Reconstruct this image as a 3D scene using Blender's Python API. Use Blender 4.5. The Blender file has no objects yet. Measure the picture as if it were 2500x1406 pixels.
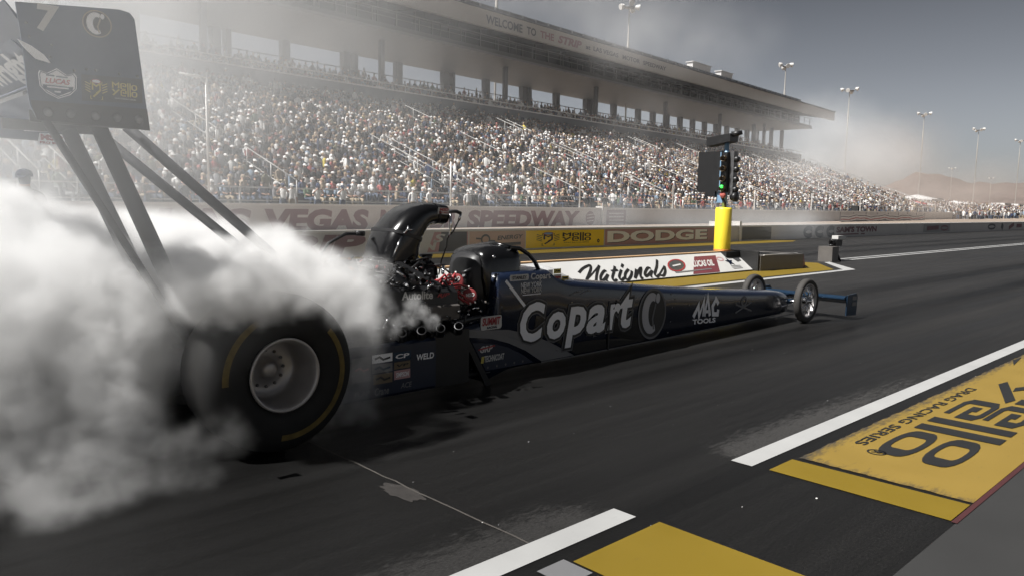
import bpy, bmesh, math, random
import numpy as np
from mathutils import Vector, Matrix
R = math.radians
random.seed(7); rng = np.random.default_rng(7)
scene = bpy.context.scene
COL = scene.collection

# ------------------------------------------------------------------ camera
yaw, pitch, roll, fpx = 0.80356, -0.11013, 0.01948, 1889.2
fw = Vector((math.cos(yaw)*math.cos(pitch), math.sin(yaw)*math.cos(pitch), math.sin(pitch)))
rt = Vector((math.sin(yaw), -math.cos(yaw), 0.0)); up = rt.cross(fw)
r2 = math.cos(roll)*rt + math.sin(roll)*up; u2 = -math.sin(roll)*rt + math.cos(roll)*up
cd = bpy.data.cameras.new('camera'); cam = bpy.data.objects.new('camera', cd); COL.objects.link(cam)
cd.sensor_width = 36.0; cd.lens = fpx/2500*36; cd.clip_start = 0.05; cd.clip_end = 9000
M3 = Matrix((r2, u2, -fw)).transposed()
cam.matrix_world = Matrix.Translation((-2.0991, -4.9229, 1.4817)) @ M3.to_4x4()
scene.camera = cam

# ------------------------------------------------------------------ sky and sun
SUN_EL, SUN_AZ = 56.0, 163.0      # degrees; azimuth from +X towards +Y
w = bpy.data.worlds.new('World'); scene.world = w; w.use_nodes = True
nt = w.node_tree; nt.nodes.clear()
sky = nt.nodes.new('ShaderNodeTexSky'); sky.sky_type = 'NISHITA'; sky.sun_disc = False
sky.sun_elevation = R(SUN_EL); sky.sun_rotation = R(90-SUN_AZ)
sky.air_density = 1.0; sky.dust_density = 2.5; sky.ozone_density = 1.0; sky.altitude = 600
hs = nt.nodes.new('ShaderNodeHueSaturation'); hs.inputs['Saturation'].default_value = 0.32
tcw = nt.nodes.new('ShaderNodeTexCoord'); spw = nt.nodes.new('ShaderNodeSeparateXYZ'); crw = nt.nodes.new('ShaderNodeValToRGB')
nt.links.new(tcw.outputs['Generated'], spw.inputs[0]); nt.links.new(spw.outputs[2], crw.inputs[0])
for i, (p_, v_) in enumerate(((0.0, 1.0), (.06, .86), (.16, .56), (.34, .17), (1.0, .22))):   # smoky air: pale at the horizon, deeper above
    e_ = crw.color_ramp.elements[i] if i < 2 else crw.color_ramp.elements.new(p_)
    e_.position = p_; e_.color = (v_, v_, v_*1.03, 1)
mxw = nt.nodes.new('ShaderNodeMix'); mxw.data_type = 'RGBA'; mxw.blend_type = 'MULTIPLY'; mxw.inputs[0].default_value = 1
bg = nt.nodes.new('ShaderNodeBackground'); bg.inputs['Strength'].default_value = 0.058
wo = nt.nodes.new('ShaderNodeOutputWorld')
nt.links.new(sky.outputs[0], hs.inputs['Color']); nt.links.new(hs.outputs[0], mxw.inputs[6]); nt.links.new(crw.outputs[0], mxw.inputs[7])
nt.links.new(mxw.outputs[2], bg.inputs[0]); nt.links.new(bg.outputs[0], wo.inputs[0])
sl = bpy.data.lights.new('sun', 'SUN'); sl.energy = 5.0; sl.angle = R(0.5); sl.color = (1.0, 0.98, 0.95)
so = bpy.data.objects.new('sun', sl); COL.objects.link(so)
sd = Vector((math.cos(R(SUN_AZ))*math.cos(R(SUN_EL)), math.sin(R(SUN_AZ))*math.cos(R(SUN_EL)), math.sin(R(SUN_EL))))
so.rotation_euler = (-sd).to_track_quat('-Z', 'Y').to_euler()
scene.view_settings.view_transform = 'Standard'; scene.view_settings.look = 'None'
scene.view_settings.exposure = 0.72; scene.view_settings.gamma = 1.0
cy = scene.cycles
cy.max_bounces = 14; cy.diffuse_bounces = 2; cy.glossy_bounces = 3; cy.volume_bounces = 5; cy.transparent_max_bounces = 8
cy.use_denoising = True; cy.use_adaptive_sampling = True; cy.adaptive_threshold = 0.02
cy.volume_step_rate = 2.0; cy.volume_max_steps = 256

# ------------------------------------------------------------------ materials
def mat(name, col, rough=0.6, metal=0.0, var=0.15, scale=6.0, spec=0.5, coat=0.0, bump=0.0, rvar=0.1, stretch=(1, 1, 1)):
    m = bpy.data.materials.new(name); m.use_nodes = True
    t = m.node_tree; b = t.nodes['Principled BSDF']
    b.inputs['Roughness'].default_value = rough; b.inputs['Metallic'].default_value = metal
    b.inputs['Specular IOR Level'].default_value = spec; b.inputs['Coat Weight'].default_value = coat
    b.inputs['Coat Roughness'].default_value = 0.08
    tc = t.nodes.new('ShaderNodeTexCoord'); mp = t.nodes.new('ShaderNodeMapping'); mp.inputs['Scale'].default_value = stretch
    n = t.nodes.new('ShaderNodeTexNoise'); n.inputs['Scale'].default_value = scale; n.inputs['Detail'].default_value = 5
    t.links.new(tc.outputs['Object'], mp.inputs[0]); t.links.new(mp.outputs[0], n.inputs['Vector'])
    mx = t.nodes.new('ShaderNodeMix'); mx.data_type = 'RGBA'
    mx.inputs[6].default_value = tuple(max(0, c*(1-var)) for c in col)+(1,)
    mx.inputs[7].default_value = tuple(c*(1+var) for c in col)+(1,)
    t.links.new(n.outputs[0], mx.inputs[0]); t.links.new(mx.outputs[2], b.inputs['Base Color'])
    if rvar:
        mr = t.nodes.new('ShaderNodeMapRange'); mr.inputs[3].default_value = max(.02, rough-rvar); mr.inputs[4].default_value = min(1, rough+rvar)
        t.links.new(n.outputs[0], mr.inputs[0]); t.links.new(mr.outputs[0], b.inputs['Roughness'])
    if bump:
        bp = t.nodes.new('ShaderNodeBump'); bp.inputs['Strength'].default_value = bump; bp.inputs['Distance'].default_value = .02
        t.links.new(n.outputs[0], bp.inputs['Height']); t.links.new(bp.outputs[0], b.inputs['Normal'])
    return m

M = dict(
    navy=mat('navy paint', (.006, .0105, .025), .22, 0, .2, 3, spec=.4, coat=.35, rvar=.06),
    navywing=mat('navy wing paint', (.024, .046, .095), .32, 0, .2, 3, rvar=.08),
    gloss=mat('black paint', (.005, .005, .0055), .2, 0, .3, 4, spec=.4, coat=.25, rvar=.06),
    black=mat('black satin', (.011, .011, .012), .42, 0, .3, 9),
    soot=mat('sooty black metal', (.02, .02, .021), .4, .6, .5, 14, rvar=.2),
    alu=mat('dull aluminium', (.40, .385, .38), .42, .65, .2, 8),
    chrome=mat('bright chrome', (.62, .62, .63), .14, 1, .1, 8, rvar=.05),
    steel=mat('grey steel', (.16, .16, .165), .45, .7, .25, 8),
    strut=mat('dark carbon strut', (.045, .046, .05), .4, .2, .25, 8),
    rubber=mat('tyre rubber', (.006, .006, .006), .8, 0, .35, 10, rvar=.12),
    tread=mat('worn tyre tread', (.008, .0075, .007), .85, 0, .3, 14),
    frontrubber=mat('dusty front tyre rubber', (.04, .037, .034), .8, 0, .3, 12),
    tyreyellow=mat('worn yellow tyre paint', (.125, .09, .024), .85, 0, .75, 24, stretch=(1, 1, 1)),
    lettergrey=mat('silver grey lettering', (.86, .86, .88), .4, 0, .06, 3),
    outline=mat('dark grey outline', (.10, .10, .105), .4, 0, .1, 3),
    swoosh=mat('grey paint', (.16, .16, .165), .35, 0, .12, 3),
    white=mat('white paint', (.55, .545, .53), .5, 0, .06, 3),
    offwhite=mat('weathered white', (.55, .54, .52), .6, 0, .12, 2),
    decalblack=mat('black lettering', (.014, .014, .014), .5, 0, .2, 3),
    decalred=mat('red lettering', (.32, .03, .035), .5, 0, .15, 3),
    red=mat('red cap plastic', (.26, .05, .052), .38, 0, .3, 20),
    maroon=mat('maroon paint', (.15, .035, .045), .6, 0, .15, 3),
    wallmaroon=mat('faded maroon paint', (.20, .105, .115), .7, 0, .15, 1.5),
    signwhite=mat('bright white sign paint', (.86, .85, .83), .5, 0, .05, 3),
    yellow=mat('yellow sign paint', (.90, .62, .012), .5, 0, .07, 2),
    decalyellow=mat('pale yellow lettering', (.55, .45, .09), .5, 0, .1, 3),
    padfoam=mat('bright yellow vinyl', (.92, .72, .05), .42, 0, .06, 3),
    blue=mat('deep blue metal', (.018, .042, .08), .3, .4, .25, 6),
    lightblue=mat('light blue metal', (.22, .36, .52), .35, .2, .15, 6),
    wall=mat('pale painted concrete', (.55, .53, .51), .75, 0, .15, .8),
    tan=mat('faded tan banner', (.52, .36, .28), .7, 0, .15, 1.5),
    bannergrey=mat('dark grey banner', (.075, .08, .09), .6, 0, .15, 1.5),
    mauve=mat('faded rose banner', (.46, .27, .27), .6, 0, .12, 1.5),
    fascia=mat('pale grey fascia panel', (.34, .325, .30), .7, 0, .1, .4),
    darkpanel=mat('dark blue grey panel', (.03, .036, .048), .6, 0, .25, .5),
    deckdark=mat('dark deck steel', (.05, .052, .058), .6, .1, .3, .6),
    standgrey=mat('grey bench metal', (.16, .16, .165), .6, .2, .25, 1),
    rail=mat('galvanised rail', (.62, .60, .57), .45, .3, .1, 2),
    stairrail=mat('dull handrail', (.36, .35, .335), .5, .2, .1, 2),
    glass=mat('dark suite glass', (.02, .025, .03), .12, 0, .3, .5, rvar=.05),
    concrete=mat('grey concrete', (.022, .0218, .0215), .8, 0, .3, 1.2, bump=.1),
    sand=mat('desert sand', (.25, .20, .16), .95, 0, .3, .02),
    boxgrey=mat('grey metal box', (.13, .12, .11), .5, .2, .3, 4),
    canvas=mat('white canvas', (.6, .59, .58), .7, 0, .05, 1),
    redcanvas=mat('red canvas', (.5, .07, .08), .7, 0, .1, 1),
    skin=mat('skin', (.42, .25, .18), .6, 0, .12, 8),
    wire=mat('red ignition wire', (.32, .035, .04), .45, 0, .15, 10),
    windscreen=mat('frosted windscreen', (.5, .5, .5), .25, 0, .1, 4),
    lens=mat('dark amber lens', (.035, .022, .010), .2, 0, .2, 10),
    copper=mat('copper fitting', (.45, .2, .1), .3, .9, .2, 10),
)
mg = bpy.data.materials.new('lit green lamp'); mg.use_nodes = True
b_ = mg.node_tree.nodes['Principled BSDF']; b_.inputs['Base Color'].default_value = (.05, .6, .1, 1)
b_.inputs['Emission Color'].default_value = (.06, 1, .1, 1); b_.inputs['Emission Strength'].default_value = .8
M['green'] = mg

# ------------------------------------------------------------------ mesh helpers
class MB:
    def __init__(s): s.v = []; s.f = []; s.mi = []; s.sm = []
    def add(s, vs, fs, mi=0, smooth=False):
        o = len(s.v); s.v.extend([tuple(map(float, p)) for p in vs])
        for f in fs: s.f.append(tuple(i+o for i in f)); s.mi.append(mi); s.sm.append(smooth)
        return s
    def box(s, a, b, mi=0):
        (x0, y0, z0), (x1, y1, z1) = a, b
        return s.add([(x0,y0,z0),(x1,y0,z0),(x1,y1,z0),(x0,y1,z0),(x0,y0,z1),(x1,y0,z1),(x1,y1,z1),(x0,y1,z1)],
            [(0,3,2,1),(4,5,6,7),(0,1,5,4),(1,2,6,5),(2,3,7,6),(3,0,4,7)], mi)
    def loft(s, rings, mi=0, closed=True, caps=True, smooth=True):
        n = len(rings[0]); vs = [p for r in rings for p in r]; fs = []
        for k in range(len(rings)-1):
            for i in range(n if closed else n-1):
                j = (i+1) % n; fs.append((k*n+i, k*n+j, (k+1)*n+j, (k+1)*n+i))
        s.add(vs, fs, mi, smooth)
        if caps:
            s.add(rings[0], [tuple(range(n))[::-1]], mi); s.add(rings[-1], [tuple(range(n))], mi)
        return s
    def tube(s, pts, r, n=8, mi=0, caps=True):
        pts = [Vector(p) for p in pts]; rs = r if isinstance(r, (list, tuple)) else [r]*len(pts)
        rings = []; prev = None
        for i, p in enumerate(pts):
            d = (pts[min(i+1, len(pts)-1)]-pts[max(i-1, 0)]).normalized()
            a = prev if prev is not None else (Vector((0,0,1)) if abs(d.z) < .9 else Vector((1,0,0)))
            x = d.cross(a).normalized(); y = x.cross(d).normalized(); prev = y
            rings.append([tuple(p+rs[i]*(math.cos(2*math.pi*k/n)*x+math.sin(2*math.pi*k/n)*y)) for k in range(n)])
        return s.loft(rings, mi, True, caps)
    def lathe(s, prof, c, n=40, mi=0, axis='y', a0=0, a1=2*math.pi, smooth=True):
        full = abs(a1-a0-2*math.pi) < 1e-6; k = n if full else n+1; rings = []
        for i in range(k):
            a = a0+(a1-a0)*i/n; ca, sa = math.cos(a), math.sin(a)
            if axis == 'y': rings.append([(c[0]+r*ca, c[1]+h, c[2]+r*sa) for r, h in prof])
            elif axis == 'z': rings.append([(c[0]+r*ca, c[1]+r*sa, c[2]+h) for r, h in prof])
            else: rings.append([(c[0]+h, c[1]+r*ca, c[2]+r*sa) for r, h in prof])
        if full: rings.append(rings[0])
        return s.loft(rings, mi, False, False, smooth)
    def prism(s, poly, fmap, t=0.0, mi=0):
        n = len(poly); a = [fmap(u, v, 0) for u, v in poly]
        if t == 0: return s.add(a, [tuple(range(n))], mi)
        b = [fmap(u, v, t) for u, v in poly]
        return s.add(a+b, [tuple(range(n))[::-1], tuple(range(n, 2*n))]+[(i, (i+1) % n, n+(i+1) % n, n+i) for i in range(n)], mi)
    def build(s, name, mats, parent=None, recalc=True):
        me = bpy.data.meshes.new(name); me.from_pydata(s.v, [], s.f)
        mats = mats if isinstance(mats, (list, tuple)) else [mats]
        for m in mats: me.materials.append(m)
        me.polygons.foreach_set('material_index', s.mi); me.polygons.foreach_set('use_smooth', s.sm)
        if recalc:
            bm = bmesh.new(); bm.from_mesh(me); bmesh.ops.remove_doubles(bm, verts=bm.verts, dist=1e-6)
            bmesh.ops.recalc_face_normals(bm, faces=bm.faces); bm.to_mesh(me); bm.free()
        me.update()
        o = bpy.data.objects.new(name, me); COL.objects.link(o)
        if parent: o.parent = parent; o.matrix_parent_inverse = inv(parent)
        return o
# every thing's root sits at its base point; children keep world-space vertices, so parent inverses undo the root
def inv(p):
    def world(o):
        return (world(o.parent) @ o.matrix_parent_inverse @ o.matrix_basis) if o.parent else o.matrix_basis.copy()
    return world(p).inverted()
def tag(o, label, cat, group=None):
    o['label'] = label; o['category'] = cat
    if group: o['group'] = group
    return o
def thing(name, loc, label, cat, group=None):
    o = bpy.data.objects.new(name, None); o.empty_display_size = .2; COL.objects.link(o); o.matrix_basis = Matrix.Translation(loc)
    return tag(o, label, cat, group)
def struct(o): o['kind'] = 'structure'; return o
def stuff(o, label=None):
    o['kind'] = 'stuff'
    if label: o['label'] = label
    return o

# strokes and lettering ------------------------------------------------
def stroke(pts, wd, closed=False):
    """mitred ribbon in 2-D: (verts, faces)"""
    P = [np.array(p, float) for p in pts]; n = len(P); L = []; Rr = []
    for i in range(n):
        a = P[i-1] if (i > 0 or closed) else None; c = P[(i+1) % n] if (i < n-1 or closed) else None
        d1 = (P[i]-a)/np.linalg.norm(P[i]-a) if a is not None else None
        d2 = (c-P[i])/np.linalg.norm(c-P[i]) if c is not None else None
        if d1 is None: d1 = d2
        if d2 is None: d2 = d1
        n1 = np.array((-d1[1], d1[0])); n2 = np.array((-d2[1], d2[0])); m = n1+n2; l = np.linalg.norm(m)
        m = n1 if l < 1e-6 else m/l
        k = min(1/max(m@n1, .45), 2.2)
        L.append(P[i]+m*wd/2*k); Rr.append(P[i]-m*wd/2*k)
    vs = L+Rr; fs = [(i, n+i, n+(i+1) % n, (i+1) % n) for i in range(n if closed else n-1)]
    return vs, fs
_fc = {}
def font2d(body, offset=0.0, shear=0.0, spacing=1.0):
    key = (body, offset, shear, spacing)
    if key not in _fc:
        c = bpy.data.curves.new('lettering', 'FONT'); c.body = body; c.size = 1; c.offset = offset; c.shear = shear
        c.space_character = spacing; c.resolution_u = 3; c.fill_mode = 'FRONT' if hasattr(c, 'fill_mode') else c.fill_mode
        o = bpy.data.objects.new('lettering', c); me = bpy.data.meshes.new_from_object(o)
        _fc[key] = ([tuple(v.co[:2]) for v in me.vertices], [tuple(p.vertices) for p in me.polygons])
        bpy.data.meshes.remove(me); bpy.data.objects.remove(o); bpy.data.curves.remove(c)
    return _fc[key]
def text(mb, body, fmap, box, offset=0.0, shear=0.0, spacing=1.0, mi=0, depth=0.0, skew=0.0, ref=None):
    """lettering stretched into box (u0, v0, u1, v1); skew lifts the far end; ref: fit by the outline of another offset"""
    vs, fs = font2d(body, offset, shear, spacing)
    rv = font2d(body, offset if ref is None else ref, shear, spacing)[0]
    a = np.array(rv); mn, mxx = a.min(0), a.max(0); u0, v0, u1, v1 = box
    out = []
    for x, y in vs:
        s_, t_ = (x-mn[0])/(mxx[0]-mn[0]), (y-mn[1])/(mxx[1]-mn[1])
        out.append(fmap(u0+s_*(u1-u0), v0+t_*(v1-v0)+skew*s_, depth))
    mb.add(out, fs, mi)
def ribbon(mb, pts, wd, fmap, closed=False, mi=0, depth=0.0):
    vs, fs = stroke(pts, wd, closed); mb.add([fmap(p[0], p[1], depth) for p in vs], fs, mi)
def arcpts(cx, cy, rx, ry, a0, a1, n=20):
    return [(cx+rx*math.cos(R(a0+(a1-a0)*i/n)), cy+ry*math.sin(R(a0+(a1-a0)*i/n))) for i in range(n+1)]
def rrect(x0, y0, x1, y1, c):
    out = []
    for cx, cy_, a in ((x1-c, y0+c, -90), (x1-c, y1-c, 0), (x0+c, y1-c, 90), (x0+c, y0+c, 180)): out += arcpts(cx, cy_, c, c, a, a+90, 4)
    return out
def mello(mb, F, mi=0):
    """two-line block logo in a 0..5.3 by 0..4.6 grid; F(u, v, depth)"""
    k = .42
    ribbon(mb, [(.1, 2.55), (.1, 4.3), (.75, 3.55), (1.4, 4.3), (1.4, 2.55)], k, F, mi=mi)
    ribbon(mb, [(1.5, 2.2), (.1, .15)], k, F, mi=mi); ribbon(mb, [(.0, 2.2), (.52, 1.35)], k*.95, F, mi=mi)
    for y in (.2, 2.45):
        ribbon(mb, [(3.0, y), (2.15, y), (1.95, y+.2), (1.95, y+1.6), (2.15, y+1.8), (2.8, y+1.8), (3.0, y+1.6), (3.0, y+.85), (2.45, y+.85), (2.45, y+1.25)], k*.8, F, mi=mi)
        ribbon(mb, rrect(4.45, y, 5.45, y+1.55, .42), k*.8, F, True, mi=mi)
    for x in (3.5, 4.0): ribbon(mb, [(x, 0), (x, 4.6)], k*.75, F, mi=mi)
def emblem(mb, F, ring, body_, dark):
    """round badge with a C-shaped gauge and a needle, in a -1..1 square"""
    mb.add([F(x, y, .001) for x, y in arcpts(0, 0, .98, .98, 0, 360, 40)[:-1]], [tuple(range(40))], dark)
    ribbon(mb, arcpts(0, 0, .95, .95, 0, 360, 40)[:-1], .09, F, True, ring, .003)
    o = arcpts(-.08, .02, .64, .80, 62, 300, 22); i_ = arcpts(.02, .0, .30, .50, 300, 62, 22)
    n = len(o); vs = o+i_[::-1]
    mb.add([F(x, y, .003) for x, y in vs], [(k, k+1, n+k+1, n+k) for k in range(n-1)], body_)
    ribbon(mb, [(.12, -.62), (.02, -.2), (.22, .38)], .10, F, False, ring, .004)
    mb.add([F(x, y, .004) for x, y in arcpts(.36, .58, .15, .2, 0, 360, 14)[:-1]], [tuple(range(14))], body_)

# ------------------------------------------------------------------ the setting: ground, track, markings, hills
def sheet(name, m, pts, z=0.0):
    return struct(MB().add([(x, y, z) for x, y in pts], [tuple(range(len(pts)))]).build(name, m))
def track_material():
    m = bpy.data.materials.new('rubbered asphalt'); m.use_nodes = True; t = m.node_tree; b = t.nodes['Principled BSDF']; L = t.links.new
    tc = t.nodes.new('ShaderNodeTexCoord')
    def noise(scale, st, det=6, rough=.6):
        mp = t.nodes.new('ShaderNodeMapping'); mp.inputs['Scale'].default_value = st
        n = t.nodes.new('ShaderNodeTexNoise'); n.inputs['Scale'].default_value = scale; n.inputs['Detail'].default_value = det; n.inputs['Roughness'].default_value = rough
        L(tc.outputs['Object'], mp.inputs[0]); L(mp.outputs[0], n.inputs['Vector']); return n.outputs[0]
    def mth(op, a, c=None, cl=False):
        n = t.nodes.new('ShaderNodeMath'); n.operation = op; n.use_clamp = cl
        for i, v in enumerate((a, c)):
            if v is None: continue
            if isinstance(v, (int, float)): n.inputs[i].default_value = v
            else: L(v, n.inputs[i])
        return n.outputs[0]
    def rng_(v, a0, a1, b0, b1):
        n = t.nodes.new('ShaderNodeMapRange'); n.inputs[1].default_value = a0; n.inputs[2].default_value = a1; n.inputs[3].default_value = b0; n.inputs[4].default_value = b1
        L(v, n.inputs[0]); return n.outputs[0]
    streak = noise(1.0, (.05, 2.6, 1), 7); streak2 = noise(1.0, (.35, 9, 1), 6); grain = noise(90, (.6, 1, 1), 4); blot = noise(.55, (.5, 1, 1), 5)
    sep = t.nodes.new('ShaderNodeSeparateXYZ'); L(tc.outputs['Object'], sep.inputs[0]); X, Y = sep.outputs[0], sep.outputs[1]
    # two dark rubber grooves in each lane
    val = mth('ADD', mth('MULTIPLY', streak, .028), mth('MULTIPLY', blot, .016))
    val = mth('ADD', val, mth('MULTIPLY', rng_(streak2, .35, .75, 0, 1), .009))
    for yc in (-.75, .75, 6.4, 7.9):
        g = mth('ADD', mth('MULTIPLY', rng_(mth('ABSOLUTE', mth('SUBTRACT', Y, yc)), .18, .80, 1, 0), .010), mth('MULTIPLY', rng_(mth('ABSOLUTE', mth('SUBTRACT', Y, yc)), .20, .27, 1, 0), .006))
        val = mth('SUBTRACT', val, g)
    # pale worn paving beside the edge line
    near = mth('MULTIPLY', rng_(Y, -2.2, -2.56, 0, 1), rng_(Y, -2.68, -2.64, 0, 1))
    gap = mth('MAXIMUM', rng_(X, .95, .55, 0, 1), rng_(X, 1.75, 2.1, 0, 1))
    fade = rng_(X, 7, 3, 0.15, 1)
    scuff = mth('MULTIPLY', mth('MULTIPLY', near, gap), fade)
    thr = noise(16, (.5, 1.6, 1), 9, .85)
    worn = mth('MULTIPLY', rng_(mth('ADD', thr, mth('MULTIPLY', scuff, .34)), .66, .80, 0, 1), mth('MINIMUM', mth('MULTIPLY', scuff, 2.5), 1))
    val = mth('ADD', val, mth('MULTIPLY', worn, .075))
    val = mth('ADD', val, mth('MULTIPLY', mth('MULTIPLY', rng_(noise(3.2, (.4, 1, 1), 8, .8), .62, .75, 0, 1), rng_(grain, .4, .7, 0, 1)), .02))
    val = mth('MULTIPLY', val, rng_(grain, .25, .75, .45, 1.55))
    val = mth('MULTIPLY', val, rng_(X, -1, 14, .36, 1.5))      # start-area rubber, plus vignette darkening painted in towards the near end
    val = mth('MAXIMUM', mth('MULTIPLY', val, .52), .003)
    cmb = t.nodes.new('ShaderNodeCombineColor')
    L(mth('MULTIPLY', val, 1.04), cmb.inputs[0]); L(val, cmb.inputs[1]); L(mth('MULTIPLY', val, .97), cmb.inputs[2])
    L(cmb.outputs[0], b.inputs['Base Color'])
    L(rng_(streak, .3, .7, .42, .68), b.inputs['Roughness']); b.inputs['Specular IOR Level'].default_value = .25
    bp = t.nodes.new('ShaderNodeBump'); bp.inputs['Strength'].default_value = .25; bp.inputs['Distance'].default_value = .004
    L(grain, bp.inputs['Height']); L(bp.outputs[0], b.inputs['Normal'])
    return m
def paint_material(name, col, edge=True, worn=.5):
    """road paint rubbed thin in streaks"""
    m = mat(name, col, .6, 0, .10, 3); t = m.node_tree; b = t.nodes['Principled BSDF']; L = t.links.new
    tc = t.nodes.new('ShaderNodeTexCoord'); mp = t.nodes.new('ShaderNodeMapping'); mp.inputs['Scale'].default_value = (1.0, 3.5, 1)
    n = t.nodes.new('ShaderNodeTexNoise'); n.inputs['Scale'].default_value = 8; n.inputs['Detail'].default_value = 9; n.inputs['Roughness'].default_value = .75
    L(tc.outputs['Object'], mp.inputs[0]); L(mp.outputs[0], n.inputs['Vector'])
    src = n.outputs[0]
    if edge is not True:                    # rubbed away towards its lane-side and start-side borders
        sp = t.nodes.new('ShaderNodeSeparateXYZ'); L(tc.outputs['Object'], sp.inputs[0])
        for ax_, (a0, a1, amt) in enumerate(edge):
            q = t.nodes.new('ShaderNodeMapRange'); q.inputs[1].default_value = a0; q.inputs[2].default_value = a1; q.inputs[3].default_value = amt; q.inputs[4].default_value = 0; L(sp.outputs[ax_], q.inputs[0])
            ad = t.nodes.new('ShaderNodeMath'); ad.operation = 'ADD'; L(src, ad.inputs[0]); L(q.outputs[0], ad.inputs[1]); src = ad.outputs[0]
    r = t.nodes.new('ShaderNodeMapRange'); r.inputs[1].default_value = .60; r.inputs[2].default_value = .85; r.inputs[3].default_value = 0; r.inputs[4].default_value = worn
    L(src, r.inputs[0]); old = b.inputs['Base Color'].links[0].from_socket
    mx = t.nodes.new('ShaderNodeMix'); mx.data_type = 'RGBA'; mx.inputs[7].default_value = (.03, .028, .027, 1)
    L(r.outputs[0], mx.inputs[0]); L(old, mx.inputs[6]); L(mx.outputs[2], b.inputs['Base Color'])
    return m
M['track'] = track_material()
M['linewhite'] = paint_material('white line paint', (.33, .33, .325), worn=.25)
M['padyellow'] = paint_material('yellow pavement paint', (0.157, 0.104, 0.005), worn=.4)
M['padyellow2'] = paint_material('paler yellow pavement paint', (0.211, 0.139, 0.025), edge=((2.25, 2.40, .22), (-2.90, -3.01, .30)), worn=.92)  # a paler yellow than the bars and island

sheet('ground', M['sand'], [(-900, -900), (4200, -900), (4200, 3000), (-900, 3000)], -.03)
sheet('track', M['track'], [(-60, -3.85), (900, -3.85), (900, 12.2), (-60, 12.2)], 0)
sheet('concrete_apron', M['concrete'], [(-60, -16), (300, -16), (300, -3.85), (-60, -3.85)], .002)
sheet('service_road', M['concrete'], [(-60, 12.5), (900, 12.5), (900, 17), (-60, 17)], 0)
sheet('apron_edge_line', mat('dull red line', (.05, .012, .013), .7), [(1.9, -3.858), (60, -3.858), (60, -3.832), (1.9, -3.832)], .006)
sheet('lane_line', M['linewhite'], [(1.9, -2.79), (120, -2.79), (120, -2.655), (1.9, -2.655)], .004)
sheet('lane_line', M['linewhite'], [(-12, -2.79), (.81, -2.79), (.81, -2.655), (-12, -2.655)], .004)
sheet('painted_bar', M['padyellow'], [(1.92, -3.825), (2.22, -3.825), (2.20, -2.885), (1.92, -2.885)], .004)
# the long yellow advert pad: its lane-side edge is rubbed ragged
edge = [(2.245, -2.90)]
x = 2.3
while x < 14:
    edge.append((x, -2.90+random.uniform(-.007, .007))); x += random.uniform(.02, .06)
rag = [(2.26+random.uniform(-.004, .008), -2.90-k*.926/36) for k in range(1, 37)]
pad = MB(); poly = edge+[(14, -2.9), (14, -3.828), (2.26, -3.828)]+rag[::-1]
pad.add([(x, y, .004) for x, y in poly], [tuple(range(len(poly)))])
struct(pad.build('painted_pad', M['padyellow2']))
sheet('painted_pad', M['padyellow'], [(.235, -2.9), (.845, -2.9), (.85, -6.0), (.24, -6.0)], .004)
sheet('painted_bar', M['standgrey'], [(.06, -2.86), (.22, -2.86), (.22, -3.02), (.06, -3.02)], .004)
sheet('painted_bar', M['padyellow'], [(-3, -3.05), (.215, -3.05), (.215, -6.0), (-3, -6.0)], .004)
gt = MB()
# lettering on the pad reads towards -X with its head towards -Y
gx = lambda px0, sx, sy, y0: (lambda u, v, d: (px0-u*sx, y0-v*sy, .008+d))
mello(gt, gx(5.62, .515, .112, -3.125), 0)
text(gt, 'DRAG RACING SERIES', gx(0, 1, 1, 0), (-5.12, 2.995, -2.80, 3.065), .012, mi=0)
F = gx(2.72, .5, .5, -3.12)
ribbon(gt, arcpts(0, .1, .10, .10, 0, 360, 20)[:-1], .022, F, True)
text(gt, 'R', F, (-.05, .05, .05, .15), .02)
for a_, b_, c_ in (((7.1, -2.93), (6.55, -2.99), (6.85, -2.91)),):
    gt.add([(p[0], p[1], .008) for p in (a_, b_, c_)], [(0, 1, 2)])
ribbon(gt, [(7.6, -3.02), (6.9, -3.10), (7.2, -3.4), (6.7, -3.5)], .09, lambda u, v, d: (u, v, .008))
struct(gt.build('painted_lettering', M['decalblack']))
# expansion joints across the start area
jm = mat('joint sealant', (.06, .054, .048), .85, 0, .45, 14)
jt = MB()
pts = [(.22+random.uniform(-.006, .006), -2.65+k*.1, .003) for k in range(0, 54)]
vs, fs = stroke([(p[0], p[1]) for p in pts], .011); jt.add([(u, v, .003) for u, v in vs], fs)
struct(jt.build('pavement_joint', jm))
pm = mat('patched paving', (.026, .023, .021), .9, 0, .6, 22)
pt = MB(); n_ = 26
blob = [(.16+(.05+.035*random.random())*math.cos(2*math.pi*k/n_), -1.80+(.12+.08*random.random())*math.sin(2*math.pi*k/n_)) for k in range(n_)]
pt.add([(x, y, .0025) for x, y in blob], [tuple(range(n_))]); struct(pt.build('pavement_patch', pm))
# crumbs of rubber and grit
cr = MB()
for k in range(48):
    x, y = random.uniform(-.4, 6), random.uniform(-3.8, -.9); s_ = random.choice((.003, .004, .004, .005, .008))
    a_ = random.uniform(0, 6.3); h_ = s_*.6
    cr.loft([[(x+s_*r_*math.cos(a_+q*1.26), y+s_*r_*math.sin(a_+q*1.26)*.8, z_) for q in range(5)] for r_, z_ in ((1, .001), (.9, h_*.6+.001), (.35, h_+.001))], random.randint(0, 2))
stuff(cr.build('road_grit', [M['offwhite'], M['swoosh'], M['standgrey']]), 'small pale crumbs of grit scattered on the asphalt')

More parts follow.
